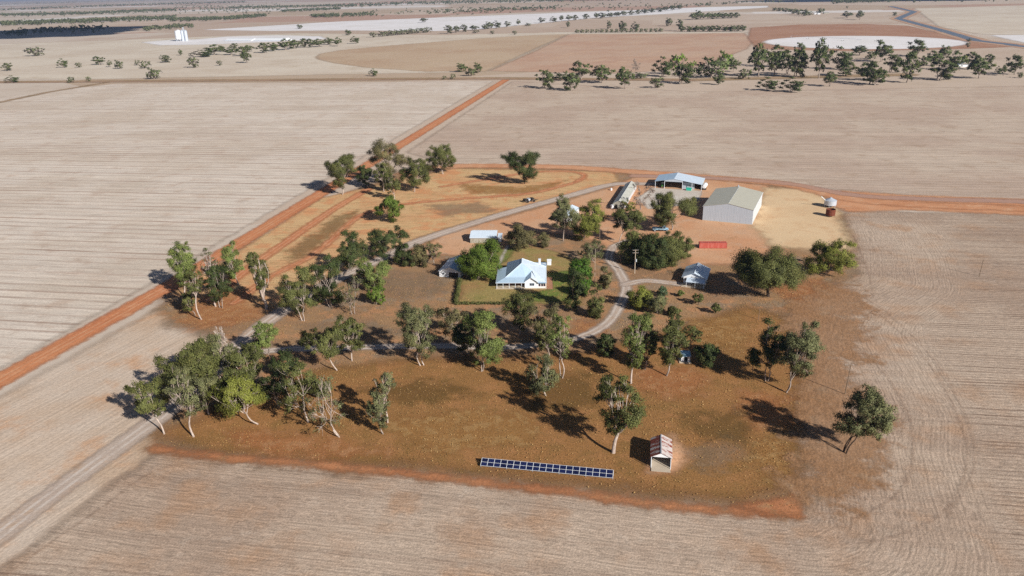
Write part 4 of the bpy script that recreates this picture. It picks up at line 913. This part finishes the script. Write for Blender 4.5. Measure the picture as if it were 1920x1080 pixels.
T('gum with ragged crown just left of the pump shed', 1250, 705, 1232, 597, 1282, 684, 'gum', 'olive', 'grey')
T('low tree behind the pump shed', 1290, 658, 1270, 612, 1318, 652, 'sparse', 'olive', 'dark')
T('bush tinted dark for shade right of the pump shed', 1322, 686, 1300, 645, 1350, 684, 'shrub', 'dark', 'dark', cat='tree', name='bushy_tree')  # bush set on a likely gum shadow, the shade put into its tint
# --- lower left wood
T('leaning gum at the gravel drive, leftmost tree of the lower wood', 308, 814, 257, 716, 322, 778, 'gum', 'olive', 'white')
T('thin white trunked gum second from left in the lower wood', 363, 819, 335, 694, 388, 780, 'sparse', 'grey', 'white')
T('dense grey green gum at the left edge of the lower wood', 338, 765, 305, 668, 372, 742, 'gum', 'olive', 'grey', 2)
T('very dense rounded gum in the back of the lower wood', 378, 742, 345, 642, 418, 720, 'dense', 'olive', 'grey', 2)
T('tallest dense gum at the back of the lower wood by the drive', 411, 718, 380, 628, 446, 700, 'gum', 'grey', 'white', 2)
T('dead pole thin tree poking out of the lower wood', 428, 702, 418, 612, 436, 660, 'bare', 'grey', 'white')
T('small low gum under the middle of the lower wood', 423, 758, 398, 720, 436, 752, 'gum', 'olive', 'white')
T('yellow green gum with a long left limb in the lower wood', 483, 796, 405, 700, 498, 778, 'gum', 'yellow', 'white', seed=9)
T('tall narrow gum behind the long limbed gum', 485, 745, 428, 655, 498, 726, 'gum', 'olive', 'white')
T('dark spreading tree between the two drives', 540, 706, 508, 658, 574, 698, 'gum', 'dark', 'dark')
T('white limbed gum with thin crown, right part of the lower wood', 577.7, 792, 532, 680, 608, 765, 'sparse', 'olive', 'white', 1, seed=31)
T('bare bone white gum with spreading dead limbs', 634, 819, 580, 700, 652, 800, 'wispy', 'grey', 'white', 2)
T('grey green gum front right of the lower wood, dark stem', 718, 814, 690, 738, 730, 800, 'gum', 'grey', 'grey')
T('taller grey green gum back right of the lower wood, white stem', 727, 793, 700, 697, 746, 762, 'sparse', 'grey', 'white')
T('full crowned olive gum filling the heart of the lower wood', 452, 772, 418, 690, 474, 764, 'gum', 'olive', 'grey', 2)
T('dark leafy gum behind the white limbed thin gum', 524, 762, 494, 684, 548, 752, 'gum', 'dark', 'grey', 2)
T('grey green gum in front of the very dense rounded gum', 392, 778, 362, 702, 420, 762, 'gum', 'grey', 'white')
T('low bushy regrowth between the white limbed gums', 604, 745, 588, 712, 622, 744, 'shrub', 'olive', 'dark', cat='shrub', name='regrowth_shrub')
T('thin olive gum at the drive junction above the lower wood', 470, 690, 446, 640, 486, 684, 'sparse', 'olive', 'grey')
T('dark gum overhanging the garden drive near the bright leaning gum', 880, 668, 848, 604, 900, 656, 'gum', 'dark', 'grey', 2)
T('olive gum on the lawn side of the drive below the farmhouse', 1030, 668, 1006, 600, 1046, 656, 'gum', 'olive', 'grey')
# --- right paddock
T('left of the paired tall gums at the stubble edge', 1438, 715, 1400, 604, 1478, 690, 'gum', 'dark', 'grey', 2)
T('right of the paired tall gums at the stubble edge', 1478, 737, 1455, 612, 1526, 712, 'gum', 'grey', 'grey', 2)
T('lone gum at the right edge of the front paddock', 1586, 850, 1560, 728, 1658, 822, 'gum', 'grey', 'dark', 3)
T('broad heavy crowned tree right of the cottage', 1440, 556, 1372, 463, 1498, 540, 'dense', 'olive', 'dark', r0=.6)
T('spreading tree at the edge of the tan gravel pad', 1542, 518, 1507, 449, 1603, 510, 'gum', 'yellow', 'dark', 2)
# --- around the yard
T('dense dark hedge tree left of the pole bend', 1178, 492, 1158, 434, 1202, 500, 'dense', 'olive', 'dark', name='hedge_tree')
T('largest dense green hedge tree right behind the power pole', 1218, 502, 1190, 436, 1248, 512, 'dense', 'dark', 'dark', name='hedge_tree')
T('dense green hedge tree in the middle of the hedge clump', 1244, 492, 1218, 435, 1274, 502, 'dense', 'olive', 'dark', name='hedge_tree')
T('dense hedge tree at the container end of the hedge clump', 1272, 482, 1248, 436, 1296, 490, 'dense', 'olive', 'dark', name='hedge_tree')
T('wide gum shading the blue truck', 1261, 431, 1217, 360, 1303, 418, 'gum', 'olive', 'white', 2)
T('forked gum in the yard above the hedge', 1161, 457, 1144, 390, 1203, 432, 'gum', 'olive', 'white')
T('leafless grey tree beside the long iron shed', 1203, 393, 1184, 340, 1226, 380, 'bare', 'grey', 'grey', 2)
T('yellowish sapling at the near end of the long iron shed', 1178, 398, 1166, 374, 1192, 396, 'sparse', 'yellow', 'grey')
T('tall pale gum left in front of the hidden white shed', 1056, 452, 1030, 363, 1087, 428, 'gum', 'grey', 'grey')
T('knobbly gum right in front of the hidden white shed', 1090, 452, 1070, 375, 1134, 448, 'gum', 'yellow', 'white')
T('low grey tree by the thin pole above the farmhouse', 1114, 493, 1082, 452, 1132, 488, 'sparse', 'grey', 'grey')
T('low weeping tree right of the storage shed', 971, 468, 953, 418, 1004, 466, 'shrub', 'brown', 'dark', cat='tree', name='bushy_tree')
T('small rounded tree between the weeping tree and the pale gums', 1018, 464, 1006, 437, 1032, 463, 'shrub', 'brown', 'dark', cat='tree', name='bushy_tree')
# --- garden
T('big bright green shade tree left of the farmhouse', 895, 525, 862, 453, 944, 520, 'dense', 'bright', 'grey', r0=.5)
T('round bright green tree right of the farmhouse', 1090, 534, 1066, 486, 1112, 530, 'dense', 'lime', 'grey')
T('smaller bright green tree below the round one', 1094, 556, 1079, 521, 1108, 553, 'dense', 'lime', 'grey')
T('dark narrow tree in front of the round bright trees', 1080, 583, 1062, 505, 1096, 578, 'column', 'dark', 'dark')
T('brown cone shaped shrub on the drive verge', 1136, 541, 1124, 501, 1148, 540, 'shrub', 'brown', 'dark', cat='shrub', name='cone_shrub')
T('tall narrow olive tree beside the drive verge', 1122, 596, 1103, 532, 1131, 594, 'column', 'olive', 'dark')
T('large olive garden shrub inside the drive bend', 1196, 580, 1176, 540, 1222, 580, 'shrub', 'yellow', 'dark', cat='shrub')
T('grey silver garden shrub inside the drive bend', 1232, 588, 1214, 553, 1252, 588, 'shrub', 'grey', 'grey', cat='shrub')
T('blue green pointed conifer shrub by the cottage spur', 1241, 556, 1232, 536, 1251, 556, 'column', 'blue', 'dark', cat='shrub', name='garden_conifer')
T('low dark green bush below the garden shrubs', 1265, 592, 1252, 573, 1278, 592, 'shrub', 'olive', 'dark', cat='shrub')
T('tiny round bush nearest the cottage porch', 1276, 556, 1270, 544, 1283, 556, 'shrub', 'light', 'grey', cat='shrub')
T('young fruit tree in front of the cottage, larger one', 1309, 572, 1298, 550, 1320, 569, 'shrub', 'olive', 'dark', cat='shrub', name='young_tree')
T('young fruit tree furthest right in front of the cottage', 1341, 588, 1333, 567, 1350, 585, 'shrub', 'olive', 'dark', cat='shrub', name='young_tree')
# --- beyond the driveway
T('pale stemmed gum nearest the red firebreak track at the back', 642.5, 365, 615, 293, 671, 352, 'gum', 'olive', 'white')
T('small dark gum behind the back track group', 686, 350, 669, 308, 702, 344, 'gum', 'dark', 'dark')
T('gum in the middle of the back track group', 720, 360, 702, 305, 738, 356, 'gum', 'olive', 'white')
T('slender gum in front of the back track group', 740, 375, 724, 322, 754, 362, 'gum', 'olive', 'white')
T('white trunked rounded gum right in the back track group', 777.5, 360, 752, 298, 805, 348, 'gum', 'olive', 'white')
T('well grown gum at the corner where red tracks meet', 830, 327, 799, 271, 856, 318, 'gum', 'olive', 'white', 2)
T('lone two lobed gum on the looping track ground', 982, 345, 945, 283, 1009, 336, 'gum', 'dark', 'dark', 2)
T('reddish grey thin crowned gum behind the back track group', 735, 344, 690, 264, 776, 322, 'sparse', 'brown', 'grey')
T('bright green small tree alone beside the looping track', 731, 417, 706, 368, 758, 414, 'gum', 'bright', 'grey', seed=12)

# garden hedge: clipped low hedge round the lawn, two straight runs
def hedge(label, pts, wd, h):
    pts = [np.array(G2(*p_)) for p_ in pts]; rng = np.random.default_rng(len(label)); C = []
    for a, b in zip(pts[:-1], pts[1:]):
        L = np.linalg.norm(b - a)
        for i in range(int(L / .7) + 1):
            q = a + (b - a) * min(1, i * .7 / L); C.append([q[0] - pts[0][0] + rng.normal(0, .1), q[1] - pts[0][1] + rng.normal(0, .1), h * .5])
    C = np.array(C); V, Fq, v, w, nv = leaves(C, np.full(len(C), wd * .6) * rng.uniform(.8, 1.2, len(C)), 40, .35, rng, h / wd * .8, .5, False)
    t = tag(empty('garden_hedge', (pts[0][0], pts[0][1], 0)), label, 'hedge')
    o = obj('foliage', mesh_np('foliage', V, Fq, {'v': v, 'w': w, 'n': nv}), M_leaf, t); o.color = TINT['olive']
    st = MB()
    for c in C[::2]: st.tube((c[0], c[1], 0), (c[0], c[1], h * .5), .05, n=5)
    st.build('stem', BARK['dark'], t)
hedge('clipped low hedge running up the left side of the farmhouse lawn', [(862, 527), (854, 571)], 1.6, 1.7)
hedge('clipped low hedge along the front of the farmhouse lawn', [(857, 571), (945, 571)], 1.3, 1.3)

# ================================================================== TREES OF THE MIDDLE DISTANCE (shared meshes, one object each)
PROTO = []
for i in range(9):
    up = (0.56, 0.6, 0.54, 0.52, 0.58, 0.55, 0.52, 0.6, 0.54)[i]; rz = (0.42, 0.38, 0.44, 0.46, 0.4, 0.43, 0.47, 0.38, 0.44)[i]
    PROTO.append(tree_meshes(500 + i, (0, 0, up * 14), (5.2, 4.8, rz * 14), 'far', 1 + i % 2, .34))
BUSH = [tree_meshes(600 + i, (0, 0, 2.4), (3.0, 2.8, 2.5), 'far', 1, .2, .7) for i in range(3)]
BARE = tree_meshes(650, (0, 0, 8.5), (4.0, 4.0, 5.0), 'bare', 1, .3)
ORD = ('first second third fourth fifth sixth seventh eighth ninth tenth eleventh twelfth thirteenth fourteenth fifteenth sixteenth seventeenth eighteenth nineteenth twentieth').split()
def ordw(n):
    if n < 20: return ORD[n]
    tens = ('', '', 'twenty', 'thirty', 'forty', 'fifty', 'sixty')[(n + 1) // 10]; u = (n + 1) % 10
    return tens + '-' + ORD[u - 1] if u else {20: 'twentieth', 30: 'thirtieth', 40: 'fortieth', 50: 'fiftieth', 60: 'sixtieth'}[n + 1]
_rg = random.Random(4)
def mid_tree(label, bx, by, x0, y0, x1, tint='far', kind='tree', group=None):
    b = G(bx, by); w = P(*b)[2]; sc_ = F_PX / w
    h = max(2.0, zat(bx, by, y0)); rx = (x1 - x0) / 2 / sc_
    tm, cm = BARE if kind == 'bare' else (_rg.choice(BUSH) if kind == 'bush' else _rg.choice(PROTO))
    H0, R0 = (13.5, 4.0) if kind == 'bare' else ((4.9, 3.0) if kind == 'bush' else (14.0, 5.2))
    t = tag(empty({'bush': 'paddock_bush', 'bare': 'bare_tree'}.get(kind, 'paddock_tree'), (b[0], b[1], 0), _rg.uniform(-.5, .5)), label, 'bush' if kind == 'bush' else 'tree', group)
    t.scale = (rx / R0 * 1.14, rx / R0 * 1.08, h / H0 * 1.06)
    obj('trunk', tm, BARK['grey'], t); o = obj('crown', cm, M_leaf if kind != 'bare' else BARK['grey'], t)
    c = TINT[tint] if tint != 'lime' else s(112, 140, 50); j = _rg.uniform(.85, 1.15); o.color = (c[0] * j, c[1] * j, c[2] * j, 1)
BELT = [(1020.5,166,1006,131,1036),(1071,170,1060,135,1089),(1090,149,1067,116,1100),(1050,151,1036,136,1061,'dark','bush'),(1129,155.5,1115,124,1152),(1172,167,1159,128,1189),
 (1201,147,1191,136,1215,'far','bush'),(1192,138,1186,112,1200,'far','bare'),(1231,165,1219,144,1245,'far','bush'),(1241,144,1224,107,1254),(1270,140,1256,100,1285,'lime','bush'),(1277,157,1264,120,1300),
 (1295,141,1286,114,1306,'lime','bush'),(1333,145,1304,108,1360,'far','bush'),(1356,130,1344,96,1369,'lime','bush'),(1347,159,1338,138,1358),(1375,135,1366,110,1388),(1395,148,1382,129,1408,'far','bush'),
 (1422,144,1405,86,1440),(1437,170,1422,145,1452),(1452,143,1440,100,1468),(1456,126,1436,85,1473),(1475,140,1460,95,1490),(1492,145,1480,92,1513),(1482,173,1464,145,1498),(1497,112,1488,80,1507),
 (1535,147,1522,78,1553),(1556,162,1545,135,1570),(1570,130,1555,88,1592),(1585,143,1563,115,1603),(1612,104,1598,86,1627),(1632,111,1620,96,1643,'far','bush'),(1619,151,1605,118,1630),(1630,158,1614,115,1650),
 (1641,160,1630,123,1664),(1653,116,1644,76,1677),(1670,136,1656,102,1686),(1700,155,1684,97,1719),(1720,106,1705,75,1737),(1727,126,1714,105,1740,'far','bush'),(1750,123,1738,96,1763),(1761,150,1741,112,1786),
 (1770,112,1760,86,1780),(1792,132,1782,96,1812),(1817,130,1808,97,1832),(1835,147,1820,111,1857),(1852,120,1844,101,1860),(1870,140,1866,124,1875),(1881,142,1877,122,1887),(1902,140,1889,104,1919),(1912,146,1906,135,1919,'far','bush')]
for i, e in enumerate(sorted(BELT)):
    kd = e[6] if len(e) > 6 else 'tree'; tn = e[5] if len(e) > 5 else 'far'
    w_ = {'tree': 'gum tree', 'bush': 'rounded bushy tree', 'bare': 'leafless grey tree'}[kd]
    mid_tree('%s%s in the tree belt behind the back field, %s from left' % ('bright green ' if tn == 'lime' else 'dark ', w_, ordw(i)), *e[:5], tint=tn, kind=kd, group='trees of the belt behind the back field')
LEFT = [(16,133,9,118,25),(23,155,14,142,33),(118,127,112,110,127),(148,126.5,143,117,154,'far','bush'),(133,155,127,144,140,'far','bush'),(167,153,163,143,172,'far','bush'),(187,121.5,177,106,196),(206,126,202,113,210,'fargrey'),
 (225,129,218,113,232,'far','bush'),(258,122.5,253,112,262,'fargrey','bush'),(273,128,264,114,282,'far','bush'),(289,148,279,128,301,'far','bush'),(310,117,296,103,315,'fargrey'),(339,104,336,93,343),(364,127,355,107,375,'far','bush'),
 (412,123,407,113,417,'fargrey','bush'),(463,118,455,97,472),(67,105,51,88,82,'fargrey','bush'),(700,143,693,129,707),(867,135,858,119,876),(883,142.5,875,126,892,'far','bush'),(897,137,889,118,903),(849,149,844,138,854,'far','bush'),(833,149,830,142,838,'far','bush')]
for i, e in enumerate(sorted(LEFT)):
    kd = e[6] if len(e) > 6 else 'tree'; tn = e[5] if len(e) > 5 else 'far'
    mid_tree('%s on the pale paddocks beyond the left field, %s from left' % ({'tree': 'small upright tree', 'bush': 'small rounded tree'}[kd], ordw(i)), *e[:5], tint=tn, kind=kd, group='scattered trees beyond the left field')
CLUMP = [(377,107,363,94,395),(400,103,383,84,412),(415,97,408,86,421),(433,103,420,88,443),(440,92,434,81,447),(457,105,446,87,468),(468,97,460,85,477),(497,99,485,80,507),(513,96,504,81,524),(535,94,524,73,548),(552,91,545,74,564),
 (570,89,561,72,580),(585,89,576,73,594),(598,88,588,73,608),(617,84,609,71,625),(633,87,627,70,640),(665,82,658,68,672),(654,66,649,56,660)]
for i, e in enumerate(CLUMP): mid_tree('tree in the clumps below the white grain silos, %s from left' % ordw(i), *e, tint='far', group='clumps below the grain silos')
ROWT = []
for x in (700, 717, 726, 735, 745, 754, 764, 773, 785, 794, 803): ROWT.append((x, 70 - (x - 700) * .09, x - 7, 60 - (x - 700) * .09, x + 7, 'fargrey', 'bush'))
for i, e in enumerate(ROWT): mid_tree('low tree in the dark row left of the bleached field corner, %s from left' % ordw(i), *e[:5], tint=e[5], kind=e[6], group='dark low row')
ROWE = [(840,63,833,47,848),(857,61,850,49,864),(869,60,863,46,876),(890,57,882,48,898),(909,55,903,46,914),(918,54,912,41,926),(930,53,922,39,937),(952,51,946,40,957),(972,48,969,36,976),(990,49,985,43,995,'far','bush'),(1016,43,1011,33,1023),(1037,42,1033,31,1044),
 (1053,40,1049,29,1058),(1067,39,1062,28,1074),(1078,38,1072,28,1084),(1098,36,1091,26,1105),(1118,34,1114,24,1123),(1130,35,1122,24,1137)] + [(1144 + 13 * k, 33 - 1.5 * k, 1137 + 13 * k, 24 - 1.5 * k, 1150 + 13 * k) for k in range(11)]
for i, e in enumerate(ROWE): mid_tree('tree in the straggling line along the bleached field edge, %s from left' % ordw(i), *e[:5], tint='fargrey', kind=e[6] if len(e) > 6 else 'tree', group='trees along the bleached field')
SOLO = [(1065,52,1061,40,1068),(1142,54,1138,39,1146),(1167,60,1160,40,1174),(1190,59,1184,41,1197),(1254,49,1249,34,1261),(1273,58,1268,36,1280),(892,62,886,56,898,'far','bush'),(923,64,919,57,927,'far','bush'),(965,65,960,57,969,'far','bush'),
 (1588,34,1582,21,1600),(1612,37,1604,20,1619),(1677,30,1672,22,1682,'far','bush'),(1588,16,1586,11,1590,'far','bush'),(1814,89,1810,79,1818,'far','bush'),(1816,78,1811,72,1820,'far','bush'),(563,54,559,46,569),(795,42,787,34,800)]
for i, e in enumerate(sorted(SOLO)): mid_tree('lone far tree on open paddock beyond the farm, %s from left' % ordw(i), *e[:5], tint='fargrey', kind=e[6] if len(e) > 6 else 'tree', group='lone far trees')
for k in range(13): mid_tree('dark tree in the straight shelterbelt left of the white circle, %s from left' % ordw(k), 1280 + 9.4 * k, 60 - .1 * k, 1274 + 9.4 * k, 49 - .15 * k, 1286 + 9.4 * k, tint='far', group='straight shelterbelt')
for k in range(9): mid_tree('dark tree in the upper shelterbelt near the far track, %s from left' % ordw(k), 1300 + 10 * k, 37 - .4 * k, 1293 + 10 * k, (25 if k != 1 else 20) - .2 * k, 1307 + 10 * k, tint='far', group='upper shelterbelt')
for k in range(18): mid_tree('small clipped bush in the dotted row above the ploughed field, %s from left' % ordw(k), 1082 + 9.2 * k, 62 - .1 * k, 1078 + 9.2 * k, 55 - .15 * k, 1086 + 9.2 * k, tint='far', kind='bush', group='dotted bush row')
for k, (x, y, r_, h_) in enumerate(((1452, 20, 6, 6), (1462, 21, 7, 7), (1474, 23, 7, 8), (1486, 26, 8, 10), (1496, 28, 8, 11), (1508, 30, 9, 13), (1517, 29, 6, 8), (1538, 25, 8, 10))):
    mid_tree('dark tree round the far farmstead at the top right, %s from left' % ordw(k), x, y, x - r_, y - h_, x + r_, tint='far', kind='bush', group='far farmstead trees')

# far woodland: too many and too far to count, one mass
rng = np.random.default_rng(8); C, Rr = [], []
def band(pts, th, n, hs=(7, 13)):
    p_ = np.array(pts, float); seg = np.linalg.norm(np.diff(p_, axis=0), axis=1); cum = np.concatenate([[0], np.cumsum(seg)])
    for _ in range(int(n * 2.3)):
        u = rng.uniform(0, cum[-1]); i = min(np.searchsorted(cum, u, 'right') - 1, len(seg) - 1); q = p_[i] + (p_[i + 1] - p_[i]) * (u - cum[i]) / seg[i]
        y = q[1] + rng.normal(0, th); hor = Y_HOR - (q[0] - 960) * math.tan(ROLL)
        g = G2(q[0], max(y, hor + 9)); h = rng.uniform(*hs)
        for _k in range(3):
            C.append([g[0] + rng.normal(0, h * .28), g[1] + rng.normal(0, h * .28), h * rng.uniform(.35, .8)]); Rr.append(h * .33)
band([(0, 29), (150, 26), (330, 19)], 1.4, 420); band([(0, 19), (120, 14), (330, 7), (460, 4)], 1.0, 420); band([(0, 46), (60, 45), (130, 42), (240, 38), (330, 35)], 1.6, 260, (9, 16))
band([(320, 39), (400, 37), (430, 36), (500, 30)], 1.2, 150, (9, 15)); band([(430, 15), (560, 13), (640, 11)], 1.0, 200); band([(530, 22), (640, 17)], .8, 110, (8, 14)); band([(585, 32), (636, 31)], 1.0, 50, (10, 14))
band([(640, 12), (760, 7), (1000, 2), (1280, -4)], 1.6, 480, (9, 15)); band([(330, 17), (540, 15)], 4.5, 130); band([(800, 24), (900, 20), (1000, 17), (1040, 15)], 1.8, 90, (7, 12)); band([(640, 30), (700, 28)], 1.5, 45)
band([(700, 27), (900, 20), (1280, 12)], 3.5, 70, (7, 11)); band([(1560, 5), (1640, 3), (1720, 0)], 1.2, 170, (9, 15)); band([(0, 66), (60, 62), (130, 56), (200, 55)], 2.5, 60, (8, 13)); band([(270, 57), (330, 52), (360, 50)], 1.4, 40, (8, 13))
band([(1280, 13), (1400, 5), (1490, 4)], 1.2, 30); band([(1700, 5), (1920, 2)], 1.0, 10); band([(0, 8), (200, 2), (500, -2)], .8, 260)
V, Fq, v, w, nv = leaves(np.array(C), np.array(Rr), .34, 3.6, rng, .8, .2, False)
o = obj('distant_woodland', mesh_np('distant_woodland', V, Fq, {'v': v, 'w': w, 'n': nv}), M_leaf); o.color = TINT['fargrey']; tag(o, 'far belts of grey green woodland near the horizon', 'woodland', kind='stuff')

# ================================================================== FAR BUILT THINGS
def far_place(name, px, py, label, cat, ang=-9): return place(name, px, py, ang, label, cat)
t = far_place('grain_silo', 337, 77, 'big white grain silo on legs, left of the far pair', 'silo')
sc0 = P(*G(337, 77))[2] / F_PX
MB().tube((0, 0, 5), (0, 0, 24), 9, n=24).build('drum', M_poly, t); MB().tube((0, 0, 24), (0, 0, 27), 9, 1, n=24).build('cone_roof', M_poly, t)
for k in range(8): a = k * math.pi / 4; MB().tube((8 * math.cos(a), 8 * math.sin(a), 0), (8 * math.cos(a), 8 * math.sin(a), 5), .6, n=6).build('leg', M_steel, t)
t = far_place('grain_silo', 347, 77, 'tall grey elevator silo beside the big white silo', 'silo')
for dx in (-4.5, 4.5): MB().tube((dx, 0, 0), (dx, 0, 24), 4.2, n=18).build('drum', M_steel, t); MB().tube((dx, 0, 24), (dx, 0, 27), 4.3, .5, n=18).build('cone_roof', M_steel, t)
MB().box(-1, -1, 0, 1, 1, 33).build('elevator_leg', M_steel, t)
for k, (a, b, y, h) in enumerate(((420, 470, 77, 5), (474, 528, 77, 5.5))):
    g0, g1 = G(a, y), G(b, y); L = np.linalg.norm(g1 - g0)
    t = tag(empty('grain_bunker', (g0[0], g0[1], 0), math.atan2(g1[1] - g0[1], g1[0] - g0[0])), ('long pale grain stack nearer the far silos', 'long pale grain stack further right of the far silos')[k], 'grain stack')
    MB().prism([(0, 0, 0), (0, 14, h), (0, 30, h), (0, 44, 0)], (L, 0, 0)).build('tarpaulin', M_poly, t); MB().box(0, -1, 0, L, -.4, 1.6).build('side_wall', M_steel, t)
for k, (px, py, wd) in enumerate(((1527, 27, 12), (1533, 27, 9), (1545, 26, 16))):
    t = far_place('far_shed', px, py, 'pale farm shed of the far farmstead at top right, %s from left' % ordw(k), 'shed')
    MB().box(0, 0, 0, wd, 10, 4).build('wall', M_paint if k < 2 else M_wallold, t); gable_roof(t, wd, 10, 4, 6, wd / 2, (M_roofwhite, M_roofwhite))
t = far_place('far_house', 1797, 126, 'pale roofed house half hidden in the tree belt at right', 'house')
MB().box(0, 0, 0, 15, 9, 3).build('wall', M_paint, t); gable_roof(t, 15, 9, 3, 5.5, 7.5, (M_roofwhite, M_roofwhite)); MB().box(3, -.05, 1, 5, .01, 2.2).build('window', M_glass, t)
# centre pivot irrigator on the white circle
cx, cy = _c; t = tag(empty('pivot_irrigator', (cx, cy, 0), R(118)), 'spindly centre pivot irrigator standing on the white circular field', 'irrigator')
for k in range(4):
    x0_, x1_ = k * 42, (k + 1) * 42; MB().tube((x0_, 0, 4), (x0_ + 21, 0, 4.7), .18, n=5).tube((x0_ + 21, 0, 4.7), (x1_, 0, 4), .18, n=5).build('span', M_steel, t)
    MB().tube((x1_, -2.2, .4), (x1_, 0, 4), .12, n=5).tube((x1_, 2.2, .4), (x1_, 0, 4), .12, n=5).build('tower', M_steel, t)
    for y in (-2.2, 2.2): mb = MB(); mb.tube((x1_ - .2, y, .6), (x1_ + .2, y, .6), .6, n=10); mb.build('wheel', M_tyre, t)

# ================================================================== CLOUDS (above the view) whose shade falls on the far left and far right country
def cloud(px0, py0, px1, py1, label, alt=1200.0, seed=0, wd=300.0):
    a, b = np.array(G2(px0, py0)), np.array(G2(px1, py1)); k = alt / math.tan(SUN_EL); off = np.array([math.cos(SUN_AZ), math.sin(SUN_AZ)]) * k
    ctr = (a + b) / 2 + off; L = np.linalg.norm(b - a) / 2; rg = np.random.default_rng(seed); V, Fq = [], []
    d = (b - a) / np.linalg.norm(b - a)
    for i in range(36):
        u = rg.uniform(-1, 1) * L * .9; r = wd * .42 * rg.uniform(.7, 1.2) * (1.1 - abs(u) / L * .5); q = np.array([*(d * u + np.array([-d[1], d[0]]) * rg.normal(0, wd * .35)), rg.uniform(0, r * .4)])
        n1, n2 = 14, 8; base = len(V)
        for j in range(n2 + 1):
            ph = math.pi * j / n2
            for m in range(n1): th = 2 * math.pi * m / n1; rr = r * (1 + .12 * math.sin(3 * th + i) * math.sin(2 * ph)); V.append(q + np.array([rr * math.sin(ph) * math.cos(th), rr * math.sin(ph) * math.sin(th), rr * .5 * math.cos(ph)]))
        for j in range(n2):
            for m in range(n1): k2 = (m + 1) % n1; Fq.append((base + j * n1 + m, base + (j + 1) * n1 + m, base + (j + 1) * n1 + k2, base + j * n1 + k2))
    o = obj('cloud', mesh_np('cloud', V, Fq, None, True), M_cloud); o.location = (ctr[0], ctr[1], alt); tag(o, label, 'cloud')
N = NT('cloud_white'); M_cloud = N.done(N.bsdf((.85, .85, .87, 1), 1.0, 0, 0))
cloud(-60, 66, 250, 57, 'low white cloud shading the far left paddock', 1200, 3, 320)
cloud(1480, 3, 1920, -8, 'low white cloud shading the far right woodland', 1500, 5, 500)

# ================================================================== HAZE
N = NT('haze_air'); pv = N.n('ShaderNodeVolumePrincipled'); pv.inputs['Color'].default_value = (.5, .68, 1.0, 1); pv.inputs['Density'].default_value = 4.4e-5; pv.inputs['Anisotropy'].default_value = 0.2
N.t.links.new(pv.outputs[0], N.out.inputs['Volume'])
hz = MB().box(-72000, -72000, -2, 72000, 72000, 128).build('haze', N.m); tag(hz, 'pale blue air haze over the plain', 'haze', kind='stuff')

# ================================================================== DRY GRASS AND LITTER on the paddocks round the homestead
rng = np.random.default_rng(21)
hp = np.array(HOME); n = 130000
Xs = rng.uniform(hp[:, 0].min(), hp[:, 0].max(), n); Ys = rng.uniform(hp[:, 1].min(), 300, n)
ok = sd_poly(Xs, Ys, HOME) > 1.5
for ln, wd in ((DRIVE, 4.2), (BRANCH, 3.0)): ok &= sd_line(Xs, Ys, ln)[0] > wd
dens = (np.sin(Xs * .21 + 1.3 * np.sin(Ys * .13)) + np.sin(Ys * .27 + 1.7 * np.sin(Xs * .11)) + np.sin((Xs + Ys) * .09)) / 3
ok &= rng.uniform(0, 1, n) < .25 + .6 * np.clip(dens + .3, 0, 1)
Xs, Ys = Xs[ok], Ys[ok]; n = len(Xs)
a = rng.uniform(0, 2 * math.pi, n); l = rng.uniform(.06, .2, n); h = rng.uniform(.03, .16, n); z = np.full(n, .2)
dx, dy = np.cos(a) * l, np.sin(a) * l; ox, oy = -np.sin(a) * h * rng.normal(0, .8, n), np.cos(a) * h * rng.normal(0, .8, n)
V = np.stack([np.stack([Xs - dx, Ys - dy, z], 1), np.stack([Xs + dx, Ys + dy, z], 1), np.stack([Xs + dx * .6 + ox, Ys + dy * .6 + oy, z + h], 1), np.stack([Xs - dx * .6 + ox, Ys - dy * .6 + oy, z + h], 1)], 1).reshape(-1, 3)
N = NT('dry_grass'); M_straw = N.done(N.bsdf(N.mix(N.attr('v'), s(134, 104, 60), s(188, 150, 98)), 0.9, 0, .1))
o = obj('dry_grass', mesh_np('dry_grass', V, np.arange(4 * n).reshape(n, 4), {'v': np.repeat(rng.uniform(0, 1, n), 4)}), M_straw); tag(o, 'dry grass tufts and bark litter on the homestead paddocks', 'grass', kind='stuff')
